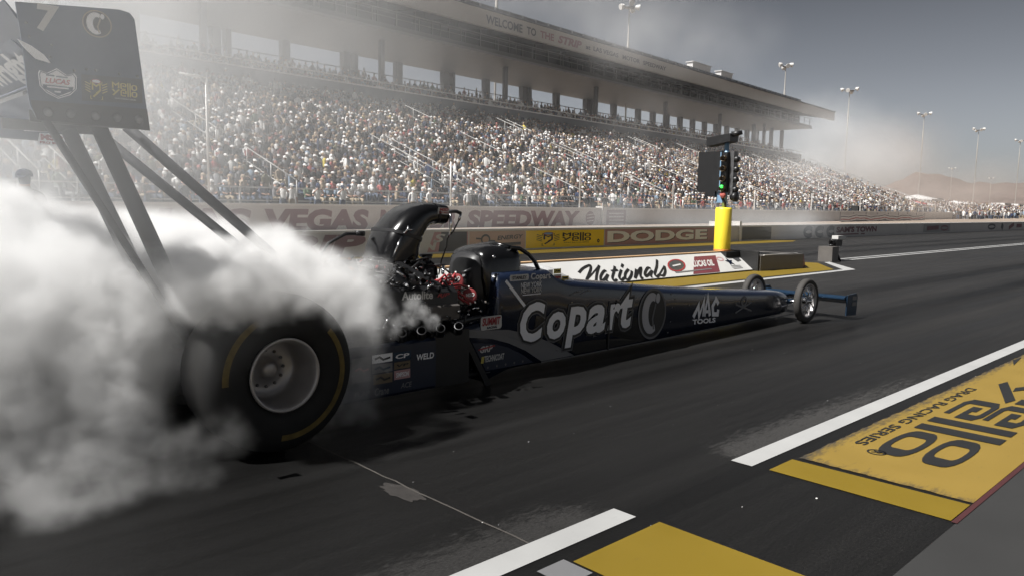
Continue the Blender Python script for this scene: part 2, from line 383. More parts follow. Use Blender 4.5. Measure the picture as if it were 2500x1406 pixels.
# island between the lanes
sheet('painted_island', M['padyellow'], [(-6, 3.16), (16.55, 3.16), (18.4, 4.42), (18.0, 5.45), (-6, 5.45)], .008)
sheet('painted_border', M['decalblack'], [(-6, 3.05), (16.72, 3.05), (18.75, 4.42), (18.0, 5.6), (-6, 5.6)], .004)
sheet('island_line', M['linewhite'], [(-6, 2.86), (17.1, 2.86), (19.1, 4.40), (18.82, 4.42), (16.78, 3.04), (-6, 3.04)], .006)
for y in (4.42, 4.74): sheet('centre_line', M['linewhite'], [(19.6, y), (500, y), (500, y+.13), (19.6, y+.13)], .004)
sheet('wall_stripe', M['padyellow'], [(-20, 10.95), (30.2, 10.95), (31.6, 11.5), (30.2, 12.19), (-20, 12.19)], .004)

# hills: one terrain strip far beyond the track
hv = []; hf = []; prof = [(6, 1.45), (9, 1.7), (11, 1.8), (12.9, 1.86), (13.8, 1.78), (14.6, 1.85), (15.7, 1.80), (16.7, 2.16), (18.0, 2.44), (19.0, 2.42), (20.2, 1.7), (22.1, 1.2), (26, 1.4), (34, 1.0), (60, 1.2), (100, 1.1)]
NA, NRr = 260, 18
for i in range(NA+1):
    az = 4+(98-4)*i/NA; el = np.interp(az, [p[0] for p in prof], [p[1] for p in prof])
    el += .05*math.sin(az*5.1)+.03*math.sin(az*13.7+1)
    for j in range(NRr+1):
        f = j/NRr; d = 1700+1500*f; hgt = 3200*math.tan(R(el))*(f**1.4)*(1+.10*math.sin(az*3.7+f*9)*(1-f)) - 1
        hgt += (14*math.sin(az*9+f*21)+9*math.sin(az*23-f*13)+6*math.sin(az*41+f*37))*f*(1-f)
        hv.append((d*math.cos(R(az)), d*math.sin(R(az)), hgt))
for i in range(NA):
    for j in range(NRr):
        a = i*(NRr+1)+j; hf.append((a, a+NRr+1, a+NRr+2, a+1))
M['hill'] = mat('bare desert hills', (.135, .105, .092), .95, 0, .5, .006)
struct(MB().add(hv, hf, 0, True).build('hills', M['hill']))

# ------------------------------------------------------------------ walls
WY = 12.2
Fw = lambda u, v, d: (u, WY-.004-d, v)
wl = thing('barrier_wall', (20, WY, 0), 'long low concrete wall beside the far lane, painted with sponsor banners and a pale cap', 'wall')
mb = MB(); xs = [-20+6.1*k for k in range(0, 60)]
for a, b in zip(xs, xs[1:]): mb.box((a+.012, WY, -.02), (b-.012, WY+.3, .62))
mb.build('wall_panel', M['wall'], wl)
MB().box((-20, WY-.03, .62), (345, WY+.33, .68)).build('wall_cap', M['rail'], wl)
def banner(x0, x1, m, fn=None, mats=(), name='banner', z0=.05, z1=.605):
    o = MB().box((x0, WY-.004, z0), (x1, WY-.0005, z1)).build(name, m, wl)
    if fn:
        mb = MB(); fn(mb); mb.build('lettering', list(mats), o)
    return o
dk, rd, ye, wh = M['decalblack'], M['decalred'], M['decalyellow'], M['offwhite']
def strip_letters(mb): text(mb, 'DRAG STRIP', Fw, (.2, .07, 9.1, .585), .055, .18, .95, depth=.003)
mb = MB(); strip_letters(mb); mb.build('lettering', M['wallmaroon'], wl)
def f_kn(mb):
    mb.add([Fw(10.2, .05, .003), Fw(11.1, .05, .003), Fw(11.35, .605, .003), Fw(10.45, .605, .003)], [(0, 1, 2, 3)], 0)
    text(mb, 'N', Fw, (10.95, .1, 11.45, .36), .05, .2, mi=0, depth=.006); text(mb, 'S', Fw, (11.3, .32, 11.75, .55), .03, .3, mi=0, depth=.006)
    mb.add([Fw(11.5, .05, .003), Fw(12.55, .05, .003), Fw(12.55, .605, .003), Fw(11.6, .605, .003)], [(0, 1, 2, 3)], 1)
banner(9.45, 12.6, M['mauve'], f_kn, (M['offwhite'], M['bannergrey']))
def f_en(mb):
    ribbon(mb, arcpts(13.28, .36, .16, .13, 0, 360, 20)[:-1], .06, Fw, True, depth=.003)
    ribbon(mb, [(12.9, .40), (13.15, .38)], .05, Fw, depth=.004); ribbon(mb, [(13.42, .32), (13.66, .31)], .05, Fw, depth=.004)
    text(mb, 'ENERGY', Fw, (13.75, .33, 14.85, .46), .03, .2, depth=.003, skew=.04); ribbon(mb, [(13.95, .2), (14.75, .22)], .09, Fw, depth=.003)
banner(12.65, 14.93, M['tan'], f_en, (M['bannergrey'],))
def emb_my(mb, F, mi, oval):
    """winged crest: an oval over an M and a Y"""
    ribbon(mb, [(-.32, -.1), (-.32, .55), (0, .28), (.32, .55), (.32, -.1), (0, -.38)], .15, F, mi=mi, depth=.003)
    ribbon(mb, [(.28, -.15), (-.28, -.75)], .16, F, mi=mi, depth=.0035)
    for s_ in (-1, 1):
        for k in range(4): ribbon(mb, [(s_*.5, .38-k*.24), (s_*.95, .62-k*.24)], .08, F, mi=mi, depth=.003)
        ribbon(mb, [(s_*.5, .75), (s_*.48, .45)], .06, F, mi=mi, depth=.003); ribbon(mb, [(s_*.5, -.62), (s_*.5, -.95), (s_*.38, -.95)], .06, F, mi=mi, depth=.003)
    mb.add([F(x, y, .004) for x, y in arcpts(0, .74, .4, .18, 0, 360, 20)[:-1]], [tuple(range(20))], oval)
    ribbon(mb, arcpts(0, .74, .4, .18, 0, 360, 20)[:-1], .06, F, True, oval+1, .005)
def f_my(mb):
    emb_my(mb, lambda u, v, d: Fw(15.98+u*.56, .335+v*.225, d), 0, 1)
    mello(mb, lambda u, v, d: Fw(16.68+u*.25, .235+v*.062, d+.003), 0)
    text(mb, 'DRAG RACING SERIES', Fw, (16.75, .175, 18.0, .205), .01, mi=0, depth=.003)
    ribbon(mb, arcpts(18.48, .22, .045, .045, 0, 360, 12)[:-1], .04, Fw, True, 0, .003)
banner(14.97, 18.78, M['yellow'], f_my, (dk, M['lightblue'], M['decalred']))
def f_do(mb):
    text(mb, 'DODGE', Fw, (19.0, .125, 25.35, .53), .045, 0, 1.02, 1, .003); text(mb, 'DODGE', Fw, (18.96, .145, 25.3, .55), .045, 0, 1.02, 0, .006)
banner(18.84, 25.95, M['mauve'], f_do, (M['signwhite'], M['bannergrey']))
banner(28.05, 30.6, M['bannergrey'])
MB().box((25.97, WY-.05, 0), (26.12, WY+.35, .86)).build('wall_post', M['rail'], wl)
MB().box((27.75, WY-.05, 0), (27.9, WY+.35, .86)).build('wall_post', M['rail'], wl)
mb = MB()
for k in range(3):
    ribbon(mb, arcpts(34.3+k*1.25, .32, .45, .19, 40, 320, 14), .22, Fw, mi=0, depth=.003)
mb.build('lettering', [M['bannergrey'], M['wallmaroon'], M['swoosh']], wl); mb = MB()
text(mb, "SAM'S TOWN", Fw, (37.4, .24, 42.6, .55), .05, mi=1, depth=.003); ribbon(mb, [(37.6, .15), (40.2, .15)], .06, Fw, mi=1, depth=.003); ribbon(mb, [(40.5, .15), (41.0, .15)], .06, Fw, mi=1, depth=.003)
mb.build('lettering', [M['bannergrey'], M['wallmaroon'], M['swoosh']], wl); mb = MB()
ribbon(mb, [(50.6, .34), (52.8, .38)], .26, Fw, mi=1, depth=.006); ribbon(mb, arcpts(53.9, .34, .7, .14, 0, 360, 14)[:-1], .1, Fw, True, 1, .006)
mb.add([Fw(x, y, .003) for x, y in ((50, .1), (55, .1), (55, .59), (50, .59))], [(0, 1, 2, 3)], 2)
mb.build('lettering', [M['bannergrey'], M['wallmaroon'], M['swoosh']], wl); mb = MB()
ribbon(mb, arcpts(64.5, .34, .9, .16, 0, 360, 14)[:-1], .14, Fw, True, 0, .003); ribbon(mb, [(67.2, .14), (67.4, .54)], .6, Fw, depth=.003); ribbon(mb, [(69.2, .2), (70.6, .5)], .3, Fw, mi=1, depth=.003); ribbon(mb, [(71.4, .36), (73, .36)], .3, Fw, mi=1, depth=.003)
mb.build('lettering', [M['bannergrey'], M['wallmaroon'], M['swoosh']], wl)

# ------------------------------------------------------------------ grandstand
PH = R(5.3); cP, sP = math.cos(PH), math.sin(PH)
KS = 1.45      # the grandstand stands well back from the far lane
CX, CY, CZ = -2.0991, -4.9229, 1.4817
W = lambda s, t, z: (CX+KS*(s*cP-t*sP-CX), CY+KS*(s*sP+t*cP-CY), CZ+KS*(z-CZ))
KU = KS*1.13    # suites and roof rise behind the last row
Wu = lambda s, t, z: (CX+KU*(s*cP-t*sP-CX), CY+KU*(s*sP+t*cP-CY), CZ+KU*(z-CZ))
def sbox(mb, a, b, mi=0):
    (s0, t0, z0), (s1, t1, z1) = a, b
    return mb.add([W(s0,t0,z0),W(s1,t0,z0),W(s1,t1,z0),W(s0,t1,z0),W(s0,t0,z1),W(s1,t0,z1),W(s1,t1,z1),W(s0,t1,z1)],
        [(0,3,2,1),(4,5,6,7),(0,1,5,4),(1,2,6,5),(2,3,7,6),(3,0,4,7)], mi)
S0, S1 = -8.0, 104.0
fwl = thing('spectator_wall', W(30, 17, 0), 'taller grey wall with big faded maroon capital letters below the grandstand crowd', 'wall')
mb = MB(); sbox(mb, (S0, 17, 0), (130, 17.25, 1.22)); mb.build('wall_panel', M['wall'], fwl)
mb = MB(); sbox(mb, (S0, 16.95, 1.22), (130, 17.3, 1.29)); mb.build('wall_cap', M['rail'], fwl)
Fs = lambda u, v, d: W(u, 17-.004-d, v)
mb = MB()
text(mb, 'LAS', Fs, (7.3, .38, 10.3, 1.13), .055, .12); text(mb, 'VEGAS', Fs, (10.75, .38, 14.85, 1.13), .055, .12)
text(mb, 'MOTOR', Fs, (15.3, .38, 19.25, 1.13), .055, .12); text(mb, 'SPEEDWAY', Fs, (19.8, .38, 27.5, 1.13), .055, .12)
mb.build('lettering', M['wallmaroon'], fwl)
mb = MB(); mb.add([Fs(x, y, 0) for x, y in arcpts(28.35, .78, .38, .34, 0, 360, 20)[:-1]], [tuple(range(20))])
for k in range(3): ribbon(mb, [(28.05, .62+.15*k), (28.65, .68+.15*k)], .05, Fs, mi=1, depth=.004)
mb.build('round_logo', [M['wallmaroon'], M['wall']], fwl)
mb = MB(); sbox(mb, (29.75, 16.99, .35), (31.5, 16.998, 1.18)); o = mb.build('banner', M['wallmaroon'], fwl)
mb = MB()
for k in range(4): ribbon(mb, [(29.95, .5+.17*k), (31.3, .5+.17*k)], .06, Fs, depth=.01)
mb.build('lettering', M['wall'], o)
for s_ in (29.25,): mb = MB(); sbox(mb, (s_, 16.9, 0), (s_+.16, 17.32, 1.36)); mb.build('wall_post', M['rail'], fwl)

gs = thing('grandstand', W(45, 17, 0), 'huge open grandstand packed with people under a long roof with a lettered fascia', 'grandstand')
NROW = 30; RT, RZ = .55, .209          # row depth and rise
T_A, Z_A = 18.9, 1.15
mb = MB()
for k in range(NROW):
    t = T_A+k*RT; z = Z_A+k*RZ
    sbox(mb, (S0, t, z-.5 if k else 0), (S1, t+RT+.02, z), 0)
    sbox(mb, (S0, t+.30, z+.26), (S1, t+.50, z+.29), 0)
mb.build('seating_tier', M['standgrey'], gs)
mb = MB(); sbox(mb, (S0, 17.3, 0), (S1, 18.88, .75)); mb.build('front_walkway', M['concrete'], gs)
T_B = T_A+NROW*RT+.05; Z_B = Z_A+NROW*RZ
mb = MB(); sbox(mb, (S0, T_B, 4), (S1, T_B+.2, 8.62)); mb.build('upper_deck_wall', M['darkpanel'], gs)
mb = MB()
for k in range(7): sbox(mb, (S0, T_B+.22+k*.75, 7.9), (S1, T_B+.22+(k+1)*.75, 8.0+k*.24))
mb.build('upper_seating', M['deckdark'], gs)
mb = MB(); sbox(mb, (S0, T_B+.02, 8.62), (S1, T_B+.14, 8.70)); sbox(mb, (S0, T_B+.03, 9.02), (S1, T_B+.09, 9.08))
s_ = S0
while s_ < S1: sbox(mb, (s_, T_B+.05, 8.7), (s_+.05, T_B+.1, 9.02)); s_ += 2.4
mb.build('deck_railing', M['rail'], gs)
W0, W = W, Wu
# columns carrying the suites
cols = [(s_, .55) for s_ in np.arange(-22, 70, 4.9)]+[(s_+.9, .35) for s_ in np.arange(-17.1, 65, 9.8)]+[(s_, .55) for s_ in np.arange(71, 104, 3.1)]
for s_, wd in cols:
    mb = MB(); sbox(mb, (s_, 41.0, 8.0), (s_+wd, 41.5, 12.2)); mb.build('column', M['deckdark'], gs)
for s_ in np.arange(-18, 104, 12.2):
    mb = MB(); sbox(mb, (s_, 35.6, 8.0), (s_+.3, 35.9, 11.78)); mb.build('column', M['deckdark'], gs)
mb = MB(); sbox(mb, (S0, 40.9, 9.6), (S1, 41.0, 10.1)); sbox(mb, (S0, 40.95, 10.62), (S1, 41.0, 10.68)); mb.build('back_railing', M['deckdark'], gs)
# suite level with its floor edge, glazing and roof
mb = MB(); sbox(mb, (S0, 33.2, 11.78), (101, 41.6, 12.18)); mb.build('suite_floor', M['deckdark'], gs)
mb = MB(); sbox(mb, (S0, 33.12, 11.74), (101, 33.2, 11.90)); o = mb.build('floor_edge', M['standgrey'], gs)
mb = MB(); sbox(mb, (S0, 34.2, 12.18), (99, 34.3, 15.4)); o = mb.build('suite_window', M['glass'], gs)
mb = MB()
s_ = S0
while s_ < 99: sbox(mb, (s_, 34.08, 12.18), (s_+.12, 34.19, 15.4)); s_ += 1.55
sbox(mb, (S0, 34.06, 13.1), (99, 34.075, 13.2)); mb.build('mullion', M['deckdark'], o)
mb = MB()
s_ = S0
while s_ < 101: sbox(mb, (s_, 33.22, 12.18), (s_+.06, 33.28, 13.0)); s_ += 1.9
sbox(mb, (S0, 33.215, 13.0), (101, 33.285, 13.06)); sbox(mb, (S0, 33.23, 12.6), (101, 33.27, 12.63)); mb.build('balcony_railing', M['steel'], gs)
rf = MB()
rf.loft([[W(s_, 30.3, 13.15), W(s_, 42, 15.2), W(s_, 42, 15.5), W(s_, 30.3, 13.68)] for s_ in (S0, 100)], 0, True, True, False)
roof = rf.build('roof', M['deckdark'], gs)
mb = MB()
s_ = S0+1
while s_ < 100: mb.loft([[W(a, 30.45, 12.7), W(a, 40, 14.35), W(a, 40, 14.75), W(a, 30.45, 13.10)] for a in (s_, s_+.18)], 0, True, True, False); s_ += 3.1
mb.build('roof_beam', M['deckdark'], gs)
mb = MB(); sbox(mb, (S0, 30.0, 12.56), (100, 30.28, 13.60)); fa = mb.build('fascia', M['fascia'], gs)
mb = MB(); sbox(mb, (S0, 29.9, 13.6), (100.1, 30.4, 13.70)); mb.build('gutter', M['darkpanel'], gs)
Ff = lambda u, v, d: Wu(u, 30-.012-d, v)
mb = MB()
text(mb, 'WELCOME', Ff, (34.7, 12.76, 38.3, 13.32), .03); text(mb, 'TO', Ff, (38.75, 12.78, 39.75, 13.30), .03)
text(mb, 'THE', Ff, (40.2, 12.80, 41.75, 13.28), .03, mi=1); text(mb, 'STRIP', Ff, (42.2, 12.78, 45.1, 13.34), .05, .25, mi=1)
text(mb, 'at', Ff, (45.6, 12.90, 46.2, 13.18), .03)
text(mb, 'LAS VEGAS', Ff, (46.6, 12.90, 50.0, 13.24), .03); text(mb, 'MOTOR', Ff, (50.6, 12.90, 53.2, 13.24), .03); text(mb, 'SPEEDWAY', Ff, (53.7, 12.90, 57.4, 13.24), .03)
mb.build('lettering', [M['darkpanel'], M['wallmaroon']], fa)
for a, b, z in ((72.6, 76.6, 16.45), (79.2, 82.0, 16.4)):
    mb = MB(); sbox(mb, (a, 35.6, 14.2), (b, 36.3, z)); sbox(mb, (a-.1, 35.5, z), (b+.1, 36.4, z+.08)); mb.build('rooftop_box', M['canvas'], gs)
mb = MB(); sbox(mb, (70, 36.4, 14.4), (84, 36.7, 15.7)); mb.build('rooftop_screen', M['fascia'], gs)
for s_ in (92, 97.5, 101):
    mb = MB(); sbox(mb, (s_, 37, 6.9), (s_+.35, 37.4, 11.78)); mb.build('column', M['deckdark'], gs)
W = W0
# stair rails that climb between the blocks
AISLES = [-14.0, -4.5, 5.0, 13.0, 21.5, 30.0, 38.5, 47.0, 55.5, 64.0, 72.5, 81.0, 89.5, 98.0, 103.6]
for i, s_ in enumerate(AISLES):
    for off in ((0, .95) if i % 2 == 0 else (0,)):
        mb = MB(); zr = lambda t: Z_A+(t-T_A)*RZ/RT
        segs = [(18.6, 34.5)] if i in (14,) else [(18.6, 25.2)] if i % 3 == 1 else [(18.6, 22.0), (24, 27.5), (30, 33)]
        for a, b in segs:
            mb = MB(); mb.tube([W(s_+off, a, zr(a)+1.05), W(s_+off, b, zr(b)+1.05)], .035, 6); mb.tube([W(s_+off, a, zr(a)+.55), W(s_+off, b, zr(b)+.55)], .025, 6)
            q = a
            while q <= b: mb.tube([W(s_+off, q, zr(q)), W(s_+off, q, zr(q)+1.05)], .03, 6); q += 1.6
            mb.build('stair_rail', M['stairrail'], gs)
mb = MB()
sbox(mb, (S0, 18.72, 1.78), (S1, 18.77, 1.83)); sbox(mb, (S0, 18.72, 1.35), (S1, 18.76, 1.39))
s_ = S0
while s_ < S1: sbox(mb, (s_, 18.70, .75), (s_+.06, 18.76, 1.83)); s_ += 2.1
mb.build('front_railing', M['rail'], gs)
# stair flights down to the walkway
for s_ in (22.6, 31.1, 73.6):
    mb = MB()
    for k in range(5): sbox(mb, (s_-1.3+k*.3, 18.0, .75), (s_-1.0+k*.3, 18.6, 1.75-k*.2))
    mb.build('stair_flight', M['concrete'], gs)
    mb = MB(); mb.tube([W(s_-1.3, 17.95, 2.7), W(s_+.5, 17.95, 1.5)], .06, 6); mb.tube([W(s_-1.3, 17.95, 2.3), W(s_+.5, 17.95, 1.1)], .05, 6); mb.build('stair_rail', M['canvas'], gs)

# fence posts along the spectator wall
k = 0
for s_, h in ((9.0, 4.9), (19.0, 3.0), (27.6, 3.0), (36.5, 2.6), (47.5, 2.6), (58, 2.6), (70, 2.6)):
    mb = MB(); mb.tube([W(s_, 17.12, 1.2), W(s_, 17.12, h)], .055, 8)
    if h > 4: mb.tube([W(s_, 17.12, h), W(s_-.8, 17.12, h+.02)], .05, 8)
    o = mb.build('fence_post', M['rail'])
    tag(o, 'tall thin grey post with a short top arm standing on the lettered wall' if h > 4 else 'short thin grey fence post standing on the lettered spectator wall', 'post', None if h > 4 else 'short posts on the spectator wall'); k += 1

# ------------------------------------------------------------------ people
def skin_body(joints, edges, root=0, level=1):
    me = bpy.data.meshes.new('body'); me.from_pydata([j[0] for j in joints], edges, [])
    o = bpy.data.objects.new('body', me); COL.objects.link(o)
    md = o.modifiers.new('skin', 'SKIN'); md.use_smooth_shade = True
    for i, j in enumerate(joints):
        sv = me.skin_vertices[0].data[i]; sv.radius = (j[1], j[2] if len(j) > 2 else j[1]); sv.use_root = (i == root)
    if level: sb = o.modifiers.new('sub', 'SUBSURF'); sb.levels = level; sb.render_levels = level
    dg = bpy.context.evaluated_depsgraph_get(); dg.update()
    r = bpy.data.meshes.new_from_object(o.evaluated_get(dg))
    bpy.data.objects.remove(o); bpy.data.meshes.remove(me)
    return r
def skeleton(pose):
    """joints facing -Y; region of each bone: 0 shirt, 1 trousers, 2 skin, 3 hair, 4 shoes"""
    J = []; E = []; Rg = []
    def j(p, r, r2=None): J.append((p, r, r2 or r)); return len(J)-1
    def e(a, b, reg): E.append((a, b)); Rg.append(reg)
    sit = pose == 'sit'; pz = .50 if sit else .95
    pe = j((0, 0, pz), .15, .11); be = j((0, -.01, pz+.17), .145, .10); ch = j((0, .0, pz+.36), .165, .11); nb = j((0, .0, pz+.50), .075, .07)
    nk = j((0, -.015, pz+.56), .052); hd = j((0, -.03, pz+.66), .085, .10); tp = j((0, -.025, pz+.755), .075, .085)
    e(pe, be, 0); e(be, ch, 0); e(ch, nb, 0); e(nb, nk, 2); e(nk, hd, 2); e(hd, tp, 3)
    for s_ in (-1, 1):
        sh = j((s_*.185, .01, pz+.45), .065); e(nb, sh, 0)
        if sit: el = j((s_*.25, -.08, pz+.20), .047); wr = j((s_*.14, -.30, pz+.14), .035); ha = j((s_*.08, -.36, pz+.15), .036)
        elif pose == 'fold': el = j((s_*.27, -.06, pz+.20), .047); wr = j((s_*.06, -.22, pz+.26), .035); ha = j((s_*-.03, -.23, pz+.27), .036)
        elif pose == 'raise': el = j((s_*.30, -.14, pz+.34), .047); wr = j((s_*.12, -.26, pz+.56), .035); ha = j((s_*.07, -.25, pz+.62), .036)
        else: el = j((s_*.25, .03, pz+.18), .047); wr = j((s_*.27, -.06, pz-.06), .035); ha = j((s_*.26, -.09, pz-.15), .036)
        e(sh, el, 0); e(el, wr, 2); e(wr, ha, 2)
        hp = j((s_*.095, 0, pz-.04), .10); e(pe, hp, 1)
        if sit: kn = j((s_*.13, -.45, pz-.02), .068); an = j((s_*.13, -.47, .09), .045); to = j((s_*.14, -.62, .04), .042)
        else: kn = j((s_*.11, -.02, .50), .066); an = j((s_*.115, .02, .09), .043); to = j((s_*.13, -.14, .04), .042)
        e(hp, kn, 1); e(kn, an, 1); e(an, to, 4)
    return J, E, Rg
def person_mesh(pose, mats, cap=True, level=1):
    J, E, Rg = skeleton(pose); me = skin_body(J, E, 0, level)
    for m in mats: me.materials.append(m)
    P = np.array([jj[0] for jj in J]); A = P[[a for a, b in E]]; D = P[[b for a, b in E]]-A; rg = np.array(Rg)
    ra = np.array([max(jj[1], jj[2]) for jj in J]); rE = np.array([(ra[a]+ra[b])/2 for a, b in E])
    mi = []
    for p in me.polygons:
        c = np.array(p.center); t = np.clip(((c-A)*D).sum(1)/(D*D).sum(1), 0, 1); dist = np.linalg.norm(c-(A+D*t[:, None]), axis=1)/rE
        g_ = int(rg[dist.argmin()]); mi.append(1 if g_ == 0 and c[2] < (.50 if pose == 'sit' else .95)+.03 else g_)
    me.polygons.foreach_set('material_index', mi); me.polygons.foreach_set('use_smooth', [True]*len(mi))
    if cap:
        hz = .50 if pose == 'sit' else .95; hz += .71
        mb = MB(); prof = [(.112, 0), (.110, .04), (.085, .085), (.035, .105)]
        mb.loft([[(r*.95*math.cos(2*math.pi*k/12), -.03+r*1.08*math.sin(2*math.pi*k/12), hz+z) for k in range(12)] for r, z in prof], 0)
        mb.add([(-.08, -.12, hz+.005), (.08, -.12, hz+.005), (.05, -.235, hz-.02), (-.05, -.235, hz-.02), (-.08, -.12, hz+.015), (.08, -.12, hz+.015), (.05, -.235, hz-.01), (-.05, -.235, hz-.01)], [(0, 1, 2, 3), (4, 7, 6, 5), (2, 6, 7, 3), (1, 5, 6, 2), (0, 3, 7, 4)], 0)
        bm = bmesh.new(); bm.from_mesh(me)
        vs = [bm.verts.new(v) for v in mb.v]
        for f in mb.f:
            try: fc = bm.faces.new([vs[i] for i in f]); fc.material_index = 3
            except ValueError: pass
        bm.to_mesh(me); bm.free()
    me.update(); return me
CL = dict(white=(.68, .67, .65), black=(.018, .018, .02), grey=(.2, .2, .21), navy=(.025, .04, .09), red=(.28, .07, .065), tan=(.38, .30, .22), green=(.09, .14, .08), blue=(.20, .26, .33), olive=(.13, .12, .07), yellow=(.55, .45, .08))
CM = {k: mat(k+' cloth', v, .85, 0, .12, 6) for k, v in CL.items()}
CM['denim'] = mat('denim cloth', (.06, .08, .12), .85, 0, .15, 6); CM['khaki'] = mat('khaki cloth', (.33, .27, .19), .85, 0, .12, 6)
CM['hair'] = mat('brown hair', (.05, .03, .02), .6, 0, .3, 12); CM['shoe'] = mat('dark shoe', (.03, .03, .03), .6)
zr = lambda t: Z_A+(t-T_A)*RZ/RT
in_aisle = lambda s_: any(a-.1 < s_ < a+.85 for a in AISLES)
vcache = {}
def variant(pose, sh, tr, cp):
    key = (pose, sh, tr, cp)
    if key not in vcache: vcache[key] = person_mesh(pose, [CM[sh], CM[tr], M['skin'], CM[cp or 'hair'], CM['shoe']], cap=cp is not None, level=1 if pose != 'sit' else 0)
    return vcache[key]
def put_person(me, s_, t, z, turn, label, group):
    o = bpy.data.objects.new('person', me); COL.objects.link(o); o.location = W(s_, t, z)
    o.rotation_euler = (0, 0, PH+turn); return tag(o, label, 'person', group)
SIT = [('white', 'denim', 'white'), ('black', 'denim', 'black'), ('grey', 'khaki', 'white'), ('navy', 'denim', None), ('red', 'denim', 'black'), ('white', 'khaki', 'navy'), ('black', 'black', None), ('tan', 'denim', 'tan'), ('blue', 'khaki', 'white'), ('green', 'denim', None)]
STD = [('stand', 'white', 'khaki', 'white'), ('fold', 'black', 'denim', 'black'), ('stand', 'grey', 'denim', None), ('raise', 'white', 'denim', 'navy'), ('fold', 'navy', 'khaki', 'white'), ('stand', 'red', 'denim', None), ('stand', 'black', 'khaki', None)]
s_ = 5.5
while s_ < 100:
    if rng.random() < .62:
        po, a, b, c = STD[rng.integers(len(STD))]
        arms = {'stand': 'arms down', 'fold': 'arms folded', 'raise': 'hands raised to face'}[po]
        put_person(variant(po, a, b, c), s_, 17.75+rng.random()*.7, .75, rng.normal()*.5,
            f"spectator standing behind the lettered wall, {a} shirt, {b} trousers, {c+' cap' if c else 'bare head'}, {arms}", f'standing spectators in {a} shirt and {b} trousers with {arms}')
    s_ += .42+rng.random()*1.0+(.35 if s_ > 55 else 0)
for row in (0, 1):
    s_ = 7.0
    while s_ < 52:
        if not in_aisle(s_) and rng.random() < .93:
            a, b, c = SIT[rng.integers(len(SIT))]
            put_person(variant('sit', a, b, c), s_, T_A+row*RT+.40, Z_A+row*RZ-.02, rng.normal()*.3,
                f"spectator seated in the two lowest rows, {a} shirt, {b} trousers, {c+' cap' if c else 'bare head'}", f'lowest-row spectators in {a} shirt and {b} trousers')
        s_ += .42+rng.random()*.09

# the rest of the crowd as one mass of low figures
def ring(r, ry, z, yo=0, n=6): return [(r*math.cos(2*math.pi*k/n), yo+ry*math.sin(2*math.pi*k/n), z) for k in range(n)]
tm = MB()
tm.loft([ring(.17, .13, .42), ring(.21, .14, .72), ring(.23, .13, .96, .01), ring(.09, .08, 1.07)], 0)                      # shirt
for s1 in (-1, 1):
    tm.loft([[(s1*.24+dx, -.02+dy, .95) for dx, dy in ((-.05, -.05), (.05, -.05), (.05, .05), (-.05, .05))], [(s1*.27+dx, -.10+dy, .68) for dx, dy in ((-.045, -.045), (.045, -.045), (.045, .045), (-.045, .045))]], 0)
    tm.loft([[(s1*.27+dx, -.11+dy, .68) for dx, dy in ((-.04, -.04), (.04, -.04), (.04, .04), (-.04, .04))], [(s1*.12+dx, -.34+dy, .62) for dx, dy in ((-.035, -.03), (.035, -.03), (.035, .03), (-.035, .03))]], 2)   # forearms
    tm.loft([[(s1*.11+dx, .05, .46+dz) for dx, dz in ((-.08, -.07), (.08, -.07), (.08, .07), (-.08, .07))], [(s1*.13+dx, -.42, .48+dz) for dx, dz in ((-.07, -.06), (.07, -.06), (.07, .06), (-.07, .06))]], 1)
    tm.loft([[(s1*.13+dx, -.40+dy, .46) for dx, dy in ((-.06, -.06), (.06, -.06), (.06, .06), (-.06, .06))], [(s1*.13+dx, -.42+dy, .0) for dx, dy in ((-.05, -.1), (.05, -.1), (.05, .06), (-.05, .06))]], 1)
tm.loft([ring(.06, .06, 1.05), ring(.095, .11, 1.12, -.02), ring(.10, .115, 1.20, -.02)], 2)                          # face
tm.loft([ring(.112, .125, 1.20, -.02), ring(.10, .11, 1.27, -.015), ring(.04, .05, 1.32, -.01)], 3)                     # cap or hair
tm.add([(-.08, -.12, 1.215), (.08, -.12, 1.215), (.06, -.24, 1.19), (-.06, -.24, 1.19)], [(0, 1, 2, 3)], 3)
TV = np.array(tm.v); TF = [f for f in tm.f]; TMI = np.array(tm.mi)
LT = np.array([len(f) for f in TF]); LV = np.concatenate([np.array(f) for f in TF])
shirt_p = [('white', .23), ('black', .25), ('grey', .19), ('navy', .08), ('tan', .07), ('red', .03), ('blue', .05), ('olive', .03), ('green', .01), ('yellow', .01)]
SC = np.array([CL[k] for k, _ in shirt_p]); SPp = np.array([p for _, p in shirt_p]); SPp /= SPp.sum()
PC = np.array([(.06, .08, .12), (.33, .27, .19), (.02, .02, .022), (.3, .3, .3)])
CC = np.array([(.7, .69, .67), (.02, .02, .022), (.06, .04, .03), (.3, .22, .14), (.25, .09, .08), (.05, .06, .11)]); CPp = np.array([.22, .18, .27, .19, .06, .08])
